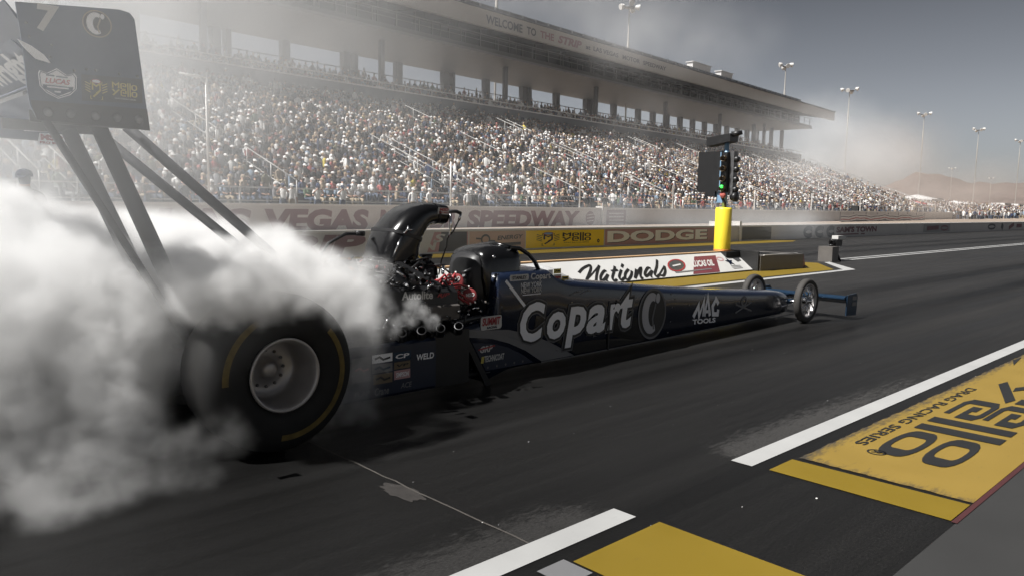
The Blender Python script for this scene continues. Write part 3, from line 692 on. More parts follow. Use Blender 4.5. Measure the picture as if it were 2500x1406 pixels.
def crowd_mesh(name, spots, label):
    n = len(spots); sp = np.array(spots); nv = len(TV)
    ang = PH+rng.normal(0, .35, n)+sp[:, 4]; sc = rng.normal(.97, .09, n)
    lean = rng.normal(0, .05, n)
    V = np.repeat(TV[None], n, 0).copy(); V[:, :, 2] *= sc[:, None]; V[:, :, 1] += -lean[:, None]*V[:, :, 2]
    st = sp[:, 3] > .5
    V[st, :, 2] = V[st, :, 2]*1.28+.05; V[st, :, 1] *= .55
    c, s1 = np.cos(ang)[:, None], np.sin(ang)[:, None]; X = V[:, :, 0]*c-V[:, :, 1]*s1; Y = V[:, :, 0]*s1+V[:, :, 1]*c
    wx, wy, wz = W(sp[:, 0], sp[:, 1], sp[:, 2])
    P = np.stack([X+wx[:, None], Y+wy[:, None], V[:, :, 2]+wz[:, None]], -1).reshape(-1, 3)
    me = bpy.data.meshes.new(name); nl = len(LV); nf = len(LT)
    me.vertices.add(n*nv); me.vertices.foreach_set('co', P.astype('f4').ravel())
    me.loops.add(n*nl); me.loops.foreach_set('vertex_index', (LV[None]+np.arange(n)[:, None]*nv).astype('i4').ravel())
    me.polygons.add(n*nf)
    ls = np.concatenate([[0], np.cumsum(LT)[:-1]]); me.polygons.foreach_set('loop_start', (ls[None]+np.arange(n)[:, None]*nl).astype('i4').ravel())
    col = np.zeros((n, 4, 3)); col[:, 0] = SC[rng.choice(len(SC), n, p=SPp)]; col[:, 1] = PC[rng.choice(4, n, p=[.5, .25, .15, .1])]
    col[:, 2] = np.array((.40, .25, .18))*rng.uniform(.5, 1.2, n)[:, None]; col[:, 3] = CC[rng.choice(6, n, p=CPp)]
    col *= rng.uniform(.7, 1.2, (n, 4, 1))
    fc = col[:, TMI]; lc = np.repeat(fc, LT, axis=1); rgba = np.ones((n, nl, 4), 'f4'); rgba[:, :, :3] = lc
    at = me.color_attributes.new('clothing', 'FLOAT_COLOR', 'CORNER'); at.data.foreach_set('color', rgba.ravel())
    me.update(); me.validate()
    m = bpy.data.materials.get('mixed clothing')
    if m is None:
        m = bpy.data.materials.new('mixed clothing'); m.use_nodes = True; b = m.node_tree.nodes['Principled BSDF']; b.inputs['Roughness'].default_value = .85
        a = m.node_tree.nodes.new('ShaderNodeVertexColor'); a.layer_name = 'clothing'; m.node_tree.links.new(a.outputs[0], b.inputs['Base Color'])
    me.materials.append(m); o = bpy.data.objects.new(name, me); COL.objects.link(o); return stuff(o, label)
spots = []
for row in range(NROW):
    t = T_A+row*RT+.40; z = zr(T_A+row*RT)-.02
    z = Z_A+row*RZ-.02
    s_ = S0+.3+rng.random()*.3
    while s_ < S1-.4:
        if not (row < 2 and 6.6 < s_ < 52.2) and not (in_aisle(s_) and rng.random() < .86) and rng.random() < .955-.02*(s_ > 90):
            spots.append((s_+rng.normal()*.05, t+rng.normal()*.06, z, float(rng.random() < .05), rng.normal()*.15))
        s_ += .325+rng.random()*.05
for s_, row in zip(rng.uniform(S0, S1, 200), rng.integers(0, NROW, 200)): spots.append((s_, T_A+row*RT+.13, Z_A+row*RZ, 1., rng.normal()*.8))
crowd_mesh('crowd', spots, 'dense seated crowd filling the sunlit tiers of the grandstand')
spots = []
for k in range(7):
    s_ = S0+.3
    while s_ < S1-1:
        if rng.random() < .8: spots.append((s_, T_B+.22+k*.75+.4, 8.0+k*.24, float(rng.random() < (.75 if k == 6 else .12)), 0))
        s_ += .38+rng.random()*.2
crowd_mesh('upper_crowd', spots, 'shaded crowd on the upper deck under the suites')
spots = []
for k in range(2600):
    s_ = 106+rng.random()**1.3*210; t = 14.5+rng.random()*13
    spots.append((s_, t, .46+max(0, (t-17))*.17, 1., rng.normal()*.8))
crowd_mesh('far_crowd', spots, 'distant crowd standing beyond the end of the grandstand')
# the man in a white shirt standing in the smoke
pm_ = person_mesh('stand', [CM['white'], CM['denim'], M['skin'], CM['navy'], CM['shoe']], True, 2)
o = bpy.data.objects.new('person', pm_); COL.objects.link(o); o.location = (.62, 8.0, 0); o.rotation_euler = (0, 0, -.5); o.scale = (1.03, 1.03, 1.03)
tag(o, 'man in white shirt and dark cap standing alone, half lost in the drifting smoke', 'person')

# ------------------------------------------------------------------ light poles
def light_pole(x, y, h, label, group=None, wide=1.6, arms=4, spin=0.0):
    wide *= .95; x = CX+1.6*(x-CX); y = CY+1.6*(y-CY); h = CZ+1.6*(h-CZ)
    t = thing('light_pole', (x, y, 0), label, 'light pole', group); r = h*.0042
    MB().tube([(x, y, 0), (x, y, h*.62), (x, y, h*.625), (x, y, h*.84), (x, y, h*.845), (x, y, h)], [r*1.2, r*.9, r*1.3, r*1.3, r*.8, r*.6], 10).build('pole', M['fascia'], t)
    mb = MB()
    mb.lathe([(.15, 0), (wide*.5, .08), (wide*.5, .2), (.15, .24)], (x, y, h-.2), 14, 0, 'z'); mb.build('crossarm', M['steel'], t)
    for k in range(arms):
        a = spin+2*math.pi*k/arms; cx, cy_ = x+wide*.75*math.cos(a), y+wide*.75*math.sin(a); d = Vector((math.cos(a), math.sin(a), -.25)).normalized(); q = Vector((-math.sin(a), math.cos(a), 0)); n = d.cross(q)
        rings = [[tuple(Vector((cx, cy_, h+(.35 if k % 2 else -.1)))+d*e+(q*math.cos(b)+n*math.sin(b))*rr) for b in [2*math.pi*i/10 for i in range(10)]] for e, rr in ((-.45, .12), (-.3, .3), (.25, .52), (.35, .5))]
        MB().loft(rings).build('lamp_head', M['offwhite'], t)
        MB().tube([(x, y, h-.1), (cx, cy_, h+(.3 if k % 2 else -.12))], .05, 6).build('arm', M['steel'], t)
light_pole(64.8, 47.5, 22.1, 'tall light pole rising behind the long grandstand roof with its lamp heads against the sky', wide=2.0, arms=5, spin=.3)
light_pole(51.9, 54.1, 26.0, 'bare pole rising behind the roof above the lettered fascia, lamps out of sight')
light_pole(100.1, 47.8, 20.7, 'light pole behind the far end of the grandstand roof with a thick white collar', spin=.8)
light_pole(122, 48.2, 19.9, 'tallest light pole standing free just past the end of the grandstand', wide=2.4, spin=.2)
light_pole(154.2, 47.8, 19.1, 'second free light pole beyond the grandstand, rising out of brown smoke', wide=2.2, spin=.5)
light_pole(186.7, 47.6, 18.8, 'third free light pole beyond the grandstand, in front of the hill slope', wide=2.2, spin=.7)
light_pole(215.9, 46.6, 18.4, 'light pole farthest to the right, above the low hills', wide=2.2, spin=.4)
light_pole(361.6, 105.1, 19.2, 'small far light pole between the second and third free poles', wide=2.6, spin=.1)
light_pole(442.9, 111.5, 18.0, 'smallest and farthest light pole, above the distant hills', wide=2.6, spin=.9)

# ------------------------------------------------------------------ start-light tree on its yellow foam post
TX, TY = 14.05, 4.75
st = thing('starting_light_tree', (TX, TY, 0), 'drag racing start light tree with a black lamp box on a bright yellow padded post', 'start lights')
mb = MB(); prof = [(.05, 0), (.175, .012), (.19, .05), (.19, .98), (.175, 1.02), (.05, 1.03)]
mb.lathe(prof, (TX, TY, .43), 28, 0, 'z'); mb.build('foam_pad', M['padfoam'], st)
mb = MB(); mb.lathe([(.191, 0), (.195, .01), (.195, .035), (.191, .045)], (TX, TY, .44), 28, 0, 'z'); mb.build('pad_trim', mat('orange trim', (.6, .22, .05), .6), st)
MB().box((TX-.3, TY-.3, .01), (TX+.3, TY+.3, .44)).build('base', M['black'], st)
MB().tube([(TX, TY, 1.4), (TX, TY, 2.95)], .055, 10).build('pole', M['lightblue'], st)
# camera looks from -X -Y; the lamp box faces the start line (-X)
mb = MB(); mb.box((TX-.16, TY+.06, 1.80), (TX+.12, TY+.64, 2.74)); b0 = mb.build('lamp_box', M['black'], st)
mb = MB(); mb.box((TX-.02, TY-.21, 1.74), (TX+.14, TY-.105, 2.74)); b1 = mb.build('side_panel', M['steel'], st)
mb = MB(); mb.box((TX-.13, TY-.10, 1.80), (TX+.13, TY+.055, 2.72)); mb.build('middle_panel', M['black'], st)
mb = MB(); mb.box((TX-.165, TY+.035, 1.82), (TX-.132, TY+.058, 2.72)); mb.build('cable_duct', M['lightblue'], st)
mb = MB(); mb.box((TX-.20, TY+.14, 1.70), (TX+.05, TY+.40, 1.83)); mb.build('lower_box', M['black'], st)
for k in range(4):
    z = 2.62-.23*k
    for yc, xs_ in ((TY-.03, -.13),):
        mb = MB(); mb.lathe([(.07, 0), (.07, -.08), (.06, -.08), (.05, -.02), (0, -.015)], (TX+xs_, yc, z-.05), 16, 0, 'x'); mb.build('lamp_hood', M['black'] if yc > TY else M['lens'], st)
    mb = MB(); mb.lathe([(.07, 0), (.075, -.05), (.05, -.09), (0, -.10)], (TX+.05, TY-.212, z-.06), 12, 0, 'y'); mb.build('side_lamp', M['black'], st)
mb = MB(); mb.lathe([(.0, -.03), (.03, -.024), (.038, -.01), (.038, .02), (0, .02)], (TX-.20, TY-.03, 1.93), 16, 0, 'x'); mb.build('green_lamp', M['green'], st)
mb = MB(); mb.lathe([(.0, -.05), (.06, -.04), (.075, -.01), (.075, .02), (0, .02)], (TX-.14, TY-.04, 1.74), 16, 0, 'x'); mb.build('red_lamp', mat('red lamp lens', (.45, .12, .10), .3), st)
mb = MB(); mb.box((TX-.12, TY-.02, 1.56), (TX+.10, TY+.14, 1.86)); mb.build('mount_bracket', M['lightblue'], st)
mb = MB(); mb.lathe([(.06, 0), (.11, -.08), (.115, -.16), (.05, -.18), (0, -.18)], (TX+.05, TY-.13, 1.70), 14, 0, 'y'); mb.build('side_lamp', M['black'], st)
mb = MB(); mb.loft([[(TX-.2, TY+.42, 2.86), (TX+.12, TY+.42, 2.86), (TX+.12, TY+.42, 3.04), (TX-.2, TY+.42, 3.06)], [(TX-.15, TY-.16, 2.96), (TX+.2, TY-.16, 2.96), (TX+.2, TY-.16, 3.12), (TX-.15, TY-.16, 3.14)]], 0, True, True, False)
mb.build('top_box', M['black'], st)
mb = MB(); mb.tube([(TX-.02, TY-.12, 3.12), (TX+.10, TY-.32, 3.17)], [.07, .05], 10); mb.build('top_lamp', M['black'], st)
MB().tube([(TX-.03, TY-.05, 1.45), (TX-.12, TY-.1, 1.55), (TX-.1, TY+.02, 1.7)], .03, 6).build('cable', M['black'], st)

# ------------------------------------------------------------------ sloping sign on the island and its end ramp
Fn = lambda u, v, d: (u, 4.1+.5*v-d*.605, .04+.38*v+d*.796)
isn = thing('island_sign', (10, 4.4, 0), 'long low sloping white sign reading Nationals on the yellow island behind the dragster', 'sign')
mb = MB(); mb.loft([[(x, 4.1, .012), (x, 4.1, .04), (x, 4.6, .42), (x, 4.9, .42), (x, 5.2, .012)] for x in (2, 14.35)], 0, True, True, False); mb.build('sign_panel', M['white'], isn)
Zs = [[(8.52,.49),(8.73,.66),(8.96,.77),(8.99,.73),(8.86,.53),(8.56,.18)],[(8.56,.18),(8.84,.4),(9.24,.74)],[(9.24,.74),(8.97,.39),(8.78,.1)],[(9.28,.45),(9.26,.5),(9.1,.37),(8.97,.21),(8.91,.06),(9.06,.16),(9.26,.33)],[(9.26,.33),(9.09,.14),(9.08,.04)],[(9.66,.66),(9.49,.42),(9.3,.18),(9.27,.04),(9.39,.1)],[(9.43,.46),(9.65,.49)],[(9.75,.48),(9.51,.19),(9.49,.05),(9.64,.14)],[(9.95,.73),(9.83,.59)],[(9.98,.49),(9.78,.32),(9.65,.12),(9.69,.04),(9.89,.21),(10.03,.4)],[(10.21,.46),(9.92,.07)],[(9.92,.07),(10.19,.34),(10.39,.5),(10.18,.21),(10.11,.05),(10.18,.1)],[(10.68,.45),(10.6,.48),(10.37,.27),(10.29,.12),(10.43,.18),(10.66,.35)],[(10.66,.35),(10.48,.15),(10.45,.04)],[(11.14,.82),(10.92,.51),(10.64,.19),(10.63,.06),(10.76,.14)],[(10.76,.14),(11.19,.51)],[(11.19,.51),(11.06,.28),(10.86,.08),(10.76,.13)]]
def smooth2(P, n=5):
    P = [np.array(p) for p in P]; P = [2*P[0]-P[1]]+P+[2*P[-1]-P[-2]]; out = []
    for i in range(1, len(P)-2):
        for k in range(n):
            t = k/n; a, b, c, d = P[i-1:i+3]
            out.append(.5*((2*b)+(-a+c)*t+(2*a-5*b+4*c-d)*t*t+(-a+3*b-3*c+d)*t**3))
    out.append(P[-2]); return out
def clean(P): return [p for i, p in enumerate(P) if i == 0 or np.linalg.norm(p-P[i-1]) > 1e-4]
mb = MB()
for k, s1 in enumerate(Zs):
    ribbon(mb, [(p[0], p[1]*.625) for p in clean(smooth2(s1))], .034 if k in (1, 15) else .058, lambda u, v, d: Fn(u, v/.625, d), depth=.004+.0004*k)
mb.build('lettering', M['decalblack'], isn)
mb = MB(); mb.add([Fn(11.9, .02, .004), Fn(12.95, .02, .004), Fn(13.42, .86, .004), Fn(12.55, .86, .004)], [(0, 1, 2, 3)]); o = mb.build('sponsor_panel', M['maroon'], isn)
mb = MB(); text(mb, 'LUCAS OIL', lambda u, v, d: Fn(u+.52*v, v, d), (11.98, .34, 12.80, .66), .045, mi=0, depth=.008)
F = lambda u, v, d: Fn(11.62+u*.3+v*.14, .5+v*.27, d)
mb.add([F(x, y, .006) for x, y in arcpts(0, 0, 1, 1, 0, 360, 20)[:-1]], [tuple(range(20))], 1); ribbon(mb, arcpts(0, 0, 1, 1, 0, 360, 20)[:-1], .18, F, True, 2, .008)
ribbon(mb, [(-.5, -.1), (.5, .1)], .25, F, False, 0, .01); ribbon(mb, [(11.35, .17), (12.75, .2)], .05, Fn, False, 3, .008)
mb.build('lettering', [M['white'], M['steel'], M['decalred'], M['swoosh']], o)
mb = MB()
ribbon(mb, arcpts(13.45, .66, .12, .09, 0, 360, 14)[:-1], .05, Fn, True, 0, .005)
stp = [(13.72+(.16 if k % 2 == 0 else .07)*math.sin(R(36*k)), .48+(.24 if k % 2 == 0 else .10)*math.cos(R(36*k))) for k in range(10)]
mb.add([Fn(u, v, .006) for u, v in stp], [tuple(range(10))], 1)
mb.add([Fn(u, v, .005) for u, v in ((13.9, .86), (14.3, .95), (14.25, .5), (14.05, .45))], [(0, 1, 2, 3)], 2)
for k in range(3): ribbon(mb, [(13.6, .26-.07*k), (14.0, .26-.07*k)], .03, Fn, False, 3, .005)
mb.build('emblem', [M['mauve'], M['navy'], M['steel'], M['swoosh']], isn)
mb = MB(); mb.box((2, 4.085, .012), (14.35, 4.098, .034)); mb.build('sign_edge', M['decalblack'], isn)
mb = MB(); mb.box((2, 4.602, .424), (14.35, 4.70, .45)); mb.build('sign_top_trim', mat('peach trim', (.55, .36, .2), .6), isn)
rp = thing('ramp_box', (15.6, 4.4, 0), 'dark grey metal wedge box at the end of the sloping sign', 'barrier')
mb = MB(); mb.loft([[(14.42, 3.95, .01), (14.42, 3.95, .36), (14.42, 4.95, .44), (14.42, 4.95, .01)], [(16.2, 3.78, .01), (16.2, 3.78, .36), (16.2, 4.85, .36), (16.2, 4.85, .01)]], 0, True, True, False); mb.build('body', M['boxgrey'], rp)
mb = MB(); mb.loft([[(16.205, 3.78, .01), (16.205, 3.78, .355), (16.205, 4.85, .355), (16.205, 4.85, .01)], [(17.2, 4.2, .01), (17.2, 4.2, .05), (17.2, 4.7, .05), (17.2, 4.7, .01)]], 0, True, True, False); mb.build('end_wedge', M['maroon'], rp)
mb = MB(); mb.box((14.5, 3.9, .365), (16.15, 3.94, .385)); mb.build('edge_trim', M['rail'], rp)
MB().box((14.36, 3.98, .01), (14.415, 4.98, .46)).build('end_plate', M['decalblack'], rp)
# small trackside camera on its box
tcx, tcy = 19.75, 4.55
tc_ = thing('trackside_camera', (tcx, tcy, 0), 'small grey box with a video camera on a stand between the lanes', 'camera')
MB().box((tcx-.62, tcy-.2, .0), (tcx-.22, tcy+.2, .42)).build('equipment_box', M['boxgrey'], tc_)
mb = MB(); mb.tube([(tcx+.1, tcy, .02), (tcx+.1, tcy, .42)], .05, 8)
for a in (0, 2.1, 4.2): mb.tube([(tcx+.1+.2*math.cos(a), tcy+.2*math.sin(a), .01), (tcx+.1, tcy, .25)], .025, 6)
mb.build('tripod', M['soot'], tc_)
mb = MB(); mb.box((tcx-.16, tcy-.11, .42), (tcx+.2, tcy+.11, .60)); mb.build('camera_body', M['soot'], tc_)
mb = MB(); mb.loft([[(x, tcy-.09, z-.035), (x, tcy+.09, z-.035), (x, tcy+.09, z+.06), (x, tcy-.09, z+.06)] for x, z in ((tcx-.05, .655), (tcx+.35, .65), (tcx+.5, .6))], 0, True, True, False); mb.build('camera_hood', M['offwhite'], tc_)
mb = MB(); mb.lathe([(.07, 0), (.08, -.12), (.06, -.12), (.04, -.03), (0, -.02)], (tcx-.16, tcy, .52), 14, 0, 'x'); mb.build('lens', M['gloss'], tc_)

# ------------------------------------------------------------------ beyond the end of the stand
def tent(s_, t, wd, h, m, label, group=None):
    p = W(s_, t, 0); o = thing('canopy_tent', p, label, 'tent', group)
    mb = MB(); hw = wd/2
    for a, b in ((-1, -1), (1, -1), (1, 1), (-1, 1)): MB().tube([W(s_+a*hw, t+b*hw, .45), W(s_+a*hw, t+b*hw, h)], .04, 6).build('leg', M['steel'], o)
    base = [W(s_+a*hw*1.04, t+b*hw*1.04, h) for a, b in ((-1, -1), (1, -1), (1, 1), (-1, 1))]
    mb.loft([[W(s_+a*hw*1.04, t+b*hw*1.04, h-.25) for a, b in ((-1, -1), (1, -1), (1, 1), (-1, 1))], base, [W(s_+a*hw*.35, t+b*.05, h+wd*.13) for a, b in ((-1, -1), (1, -1), (1, 1), (-1, 1))]], 0, True, True, False); mb.build('canopy', m, o)
tent(108, 23, 4.2, 2.3, M['redcanvas'], 'red canopy tent standing among the distant crowd')
tent(131, 27, 5.0, 3.2, M['canvas'], 'largest white canopy tent beyond the crowd, at the foot of the hills')
for k, (s_, t, wd, h) in enumerate(((152, 26, 4, 2.7), (166, 27, 4, 2.6), (183, 27, 4, 2.5), (141, 28, 4, 2.9))):
    tent(s_, t, wd, h, M['canvas'], 'small white canopy tent in the far row beside the track', 'small white canopy tents')
def vehicle(s_, t, L_, wd, h, m, name, label, cat, group=None):
    o = thing(name, W(s_, t, 0), label, cat, group)
    mb = MB(); mb.loft([[W(s_+x, t-wd/2*k, z) for x, z in ((-L_/2, .8), (L_/2, .8), (L_/2, h*.62), (L_/2-.5, h*.66), (L_/2-1.1, h), (-L_/2+.15, h), (-L_/2, h*.6))] for k in (1, -1)], 0, True, True, False); mb.build('body', m, o)
    mb = MB(); mb.add([W(s_+x, t-wd/2-.01, z) for x, z in ((-L_/2+.4, h*.68), (L_/2-1.2, h*.68), (L_/2-1.35, h*.92), (-L_/2+.4, h*.92))], [(0, 1, 2, 3)]); mb.build('window', M['glass'], o)
    for x in (-L_*.32, L_*.32):
        c = W(s_+x, t-wd/2+.05, .75); MB().lathe([(.0, -.1), (.3, -.1), (.38, -.06), (.38, .1), (0, .1)], c, 14).build('wheel', M['rubber'], o)
vehicle(146, 29, 12, 2.6, 3.6, M['darkpanel'], 'truck_trailer', 'long dark trailer parked above the far white tents', 'trailer')
for s_ in (205, 224): vehicle(s_, 27, 10, 2.6, 3.4, M['canvas'], 'motorhome', 'white motorhome parked in the far row at the right', 'motorhome', 'white motorhomes far right')
for s_, m, c_ in ((160, 'black', 'black'), (172, 'darkpanel', 'dark grey'), (192, 'black', 'black')): vehicle(s_, 17.5, 6, 2.0, 1.8, M[m], 'parked_truck', f'{c_} pickup parked along the far fence', 'truck', f'{c_} pickups along the far fence')
bn = thing('bunting', W(72, 15.5, 0), 'long white bunting with wavy red and black stripes hung along the distant fence', 'bunting')
mb = MB(); nb_ = 120
wav = lambda s_: .07*math.sin(s_*.9)+.03*math.sin(s_*2.3)
for (z0, z1, mi) in ((.30, .44, 0), (.44, .50, 2), (.50, .64, 0), (.64, .71, 1), (.71, .86, 0), (.86, .92, 2), (.92, 1.02, 0)):
    ring_ = []
    for dt in (0, .03):
        pass
    top = [W(60+26*i/nb_, 15.5+.05*math.sin(i*.7), z1+wav(60+26*i/nb_)) for i in range(nb_+1)]; bot = [W(60+26*i/nb_, 15.5+.05*math.sin(i*.7), z0+wav(60+26*i/nb_)) for i in range(nb_+1)]
    mb.add(top+bot, [(i, nb_+1+i, nb_+2+i, i+1) for i in range(nb_)], mi)
mb.build('banner', [M['canvas'], M['decalred'], M['bannergrey']], bn)
for k in range(9): MB().tube([W(60+k*3.25, 15.56, .46), W(60+k*3.25, 15.56, 1.2)], .04, 6).build('post', M['steel'], bn)

# ------------------------------------------------------------------ the dragster
dg_ = thing('dragster', (0, 0, 0), 'long black and dark blue drag racing car spinning its huge rear tyres in thick smoke', 'race car')
hw = lambda x: .33 if x < 3 else .33-(x-3)/4.4*.13
Sd = lambda u, v, d: (u, -(hw(u)+.003+d), v)
def emp(name, loc, parent):
    o = bpy.data.objects.new(name, None); COL.objects.link(o); o.parent = parent; o.matrix_parent_inverse = inv(parent); o.matrix_basis = Matrix.Translation(loc); o.empty_display_size = .1
    return o
# bodywork
bx = [(1.76, .02, .50), (1.95, .05, .535), (2.18, .085, .57), (2.245, .09, .80), (2.275, .093, .905), (2.5, .095, .908), (2.80, .092, .905), (2.90, .092, .84), (3.05, .092, .80), (3.33, .09, .765), (4.04, .09, .69), (4.7, .092, .617), (5.4, .098, .552), (6.1, .105, .49), (6.7, .11, .448), (7.18, .115, .412), (7.42, .122, .385), (7.56, .14, .355), (7.66, .18, .31), (7.70, .22, .28)]
rings = []
for x, zb, zt in bx:
    h = hw(x)*(1 if x < 7.4 else max(.45, 1-(x-7.4)*1.6)); sh = max(0, 1-(x-1.76)/.8)*.62
    prof = [(-h+.03, zb), (-h, zb+.02), (-h, zt-.06), (-h+.012, zt-.03), (-h+.045, zt-.008), (-h*.4, zt+.008), (0, zt+.012)]
    prof += [(-y, z) for y, z in prof[-2::-1]]
    rings.append([(x+sh*(.50-z), y, z) for y, z in prof])
body = MB().loft(rings, 0).build('body', M['navy'], dg_)
# paint and lettering on the side
mb = MB(); mb.add([Sd(*p, 0) for p in ((1.79, .485), (2.0, .455), (2.29, .432), (2.54, .372), (2.8, .272), (3.13, .113), (2.70, .113), (2.5, .232), (2.3, .318), (2.11, .376), (1.87, .412))], [tuple(range(11))])
mb.build('paint_swoosh', M['swoosh'], body)
mb = MB(); mb.add([Sd(*p, 0) for p in ((2.6, .12), (3.1, .12), (3.05, .165), (2.83, .275), (2.56, .39), (2.31, .45), (2.33, .53), (2.5, .585), (2.29, .80), (2.27, .6), (1.84, .52), (1.79, .49), (2.0, .462), (2.29, .44), (2.54, .38), (2.81, .28), (3.14, .115), (4.2, .115), (4.15, .36), (3.0, .43), (2.6, .60), (2.52, .595), (2.28, .83)) if False], []) if False else None
mb.add([Sd(*p, .0) for p in ((3.16, .118), (4.25, .118), (4.15, .37), (3.2, .44), (2.62, .52), (2.60, .40), (2.84, .285))], [tuple(range(7))])
mb.build('black_panel', M['gloss'], body)
LETTERS = [('C', 2.425, 2.725, .30, .640, 0), ('o', 2.755, 2.995, .292, .535, 1), ('p', 2.99, 3.285, .195, .560, 2), ('a', 3.29, 3.575, .285, .552, 3), ('r', 3.61, 3.815, .292, .540, 4), ('t', 3.80, 4.005, .285, .640, 5)]
bp_ = mat('dark blue paint', (.008, .015, .036), .35, 0, .2, 3, coat=.3)
mb = MB(); mb.add([Sd(*p, 0) for p in ((1.90, .365), (2.1, .338), (2.29, .285), (2.47, .20), (2.60, .118), (2.05, .118))], [tuple(range(6))]); mb.build('lower_panel', bp_, body)
mb = MB(); ribbon(mb, [(2.255, .84), (2.50, .595)], .028, Sd, depth=.001); mb.build('stripe', M['lettergrey'], body)
mb = MB(); ribbon(mb, [(2.7, .104), (3.2, .102), (4.6, .103), (6.2, .113), (7.3, .126)], .012, Sd, depth=.001); mb.build('edge_strip', M['steel'], body)
mb = MB()
Sc = lambda u, v, d: Sd(u, v, .001+d)
rf_ = .055
# the big name: silver fill, black keyline, grey outline
for ch, x0, x1, z0, z1, wt in LETTERS:
    a = np.array(font2d(ch, .035, .2)[0]); mn, mx_ = a.min(0), a.max(0)
    for off, mi, dep in ((.105, 2, 0.0), (.078, 1, .0025), (.035, 0, .005)):
        vs, fs = font2d(ch, off, .2)
        mb.add([Sc(x0+(x-mn[0])/(mx_[0]-mn[0])*(x1-x0), z0+(y-mn[1])/(mx_[1]-mn[1])*(z1-z0), dep+.0003*wt) for x, y in vs], fs, mi)
mb.build('lettering', [M['lettergrey'], M['decalblack'], M['outline']], body)
mb = MB(); emblem(mb, lambda u, v, d: Sc(4.355+u*.25, .385+v*.262, d), 0, 1, 2); mb.build('emblem', [M['standgrey'], mat('mid grey lettering', (.46, .46, .48), .4, 0, .1, 3), M['decalblack']], body)
mb = MB()
Fm = lambda u, v, d: Sc(u, v-.02*(u-5.14)/.45, d)
ribbon(mb, [(5.15, .275), (5.25, .40), (5.27, .275), (5.36, .45), (5.36, .275)], .05, Fm, mi=0)
ribbon(mb, [(5.38, .275), (5.44, .49), (5.50, .275)], .05, Fm, mi=0); ribbon(mb, [(5.40, .325), (5.49, .325)], .035, Fm, mi=0)
ribbon(mb, [(5.68, .40), (5.62, .46), (5.55, .38), (5.57, .29), (5.67, .285), (5.68, .34)], .05, Fm, mi=0)
text(mb, 'TOOLS', Fm, (5.14, .195, 5.63, .25), .04)
mb.build('lettering', M['lettergrey'], body)
mb = MB()
ribbon(mb, arcpts(6.28, .36, .06, .05, 0, 360, 12)[:-1], .03, Sc, True); ribbon(mb, [(6.08, .24), (6.48, .34)], .02, Sc); ribbon(mb, [(6.08, .34), (6.48, .23)], .02, Sc, depth=.001)
mb.build('faded_badge', M['standgrey'], body)
mb = MB(); mb.add([Sc(x, y, 0) for x, y in rrect(2.30, .832, 2.52, .884, .012)], [tuple(range(20))], 0); text(mb, 'STANLEY', Sc, (2.325, .843, 2.495, .873), .035, mi=1, depth=.003)
text(mb, 'Copart', Sc, (2.545, .815, 2.79, .888), .03, mi=0, depth=.001)
text(mb, 'NEW YORK', Sc, (2.43, .768, 2.68, .812), 0, mi=2, depth=.001); text(mb, 'NEW YORK', Sc, (2.43, .722, 2.685, .765), .02, mi=0, depth=.001); ribbon(mb, [(2.45, .708), (2.67, .708)], .007, Sc, mi=2)
mb.build('lettering', [M['offwhite'], M['decalblack'], M['lettergrey']], body)
mb = MB(); mb.add([Sd(x, y, .0015) for x, y in rrect(1.985, .455, 2.215, .565, .02)], [tuple(range(20))], 0)
text(mb, 'SUMMIT', lambda u, v, d: Sd(u, v, .005), (2.0, .49, 2.2, .555), .04, .15, mi=1); text(mb, 'RACING', lambda u, v, d: Sd(u, v, .005), (2.05, .462, 2.16, .482), .03, mi=2)
mb.build('sponsor_badge', [M['offwhite'], M['decalred'], M['navy']], body)
mb = MB(); text(mb, 'GRP', Sc, (1.98, .272, 2.12, .325), .04, .25, mi=0, depth=.002); ribbon(mb, [(1.96, .30), (2.14, .318)], .012, Sc, mi=1, depth=.006)
text(mb, 'TECHNICOAT', Sc, (2.03, .19, 2.25, .243), .035, .15, mi=0, depth=.002); mb.add([Sc(x, y, .002) for x, y in ((1.99, .185), (2.02, .185), (2.03, .24), (2.0, .24))], [(0, 1, 2, 3)], 2)
for k in range(5): ribbon(mb, arcpts(2.07+.1*k, .142, .006, .006, 0, 360, 8)[:-1], .008, Sc, True, 3)
mb.build('sponsor_lettering', [M['offwhite'], M['decalred'], M['decalyellow'], M['steel']], body)
mb = MB()
for k in range(6): ribbon(mb, [(3.05+.05*k, .665+.012*(k % 3)), (3.16+.04*k, .70-.015*(k % 2))], .006, Sc, depth=.0004*k)
for x, z in ((3.08, .60), (4.7, .56), (4.72, .42), (4.7, .27), (4.66, .16), (4.78, .5), (5.05, .42), (5.72, .42)): ribbon(mb, arcpts(x, z, .006, .006, 0, 360, 8)[:-1], .008, Sc, True)
mb.build('rivet', M['steel'], body)
mb = MB(); mb.box((3.62, -hw(3.6)-.012, .10), (3.64, -hw(3.6)-.002, .47)); mb.build('panel_strap', M['black'], body)
# slanted deflector plate behind the side panel
mb = MB(); mb.loft([[(1.73, y, .50), (1.79, y, .49), (2.09, y, .005), (2.03, y, .0)] for y in (-.36, -.335)], 0, True, True, False)
mb.build('deflector_plate', M['black'], dg_)
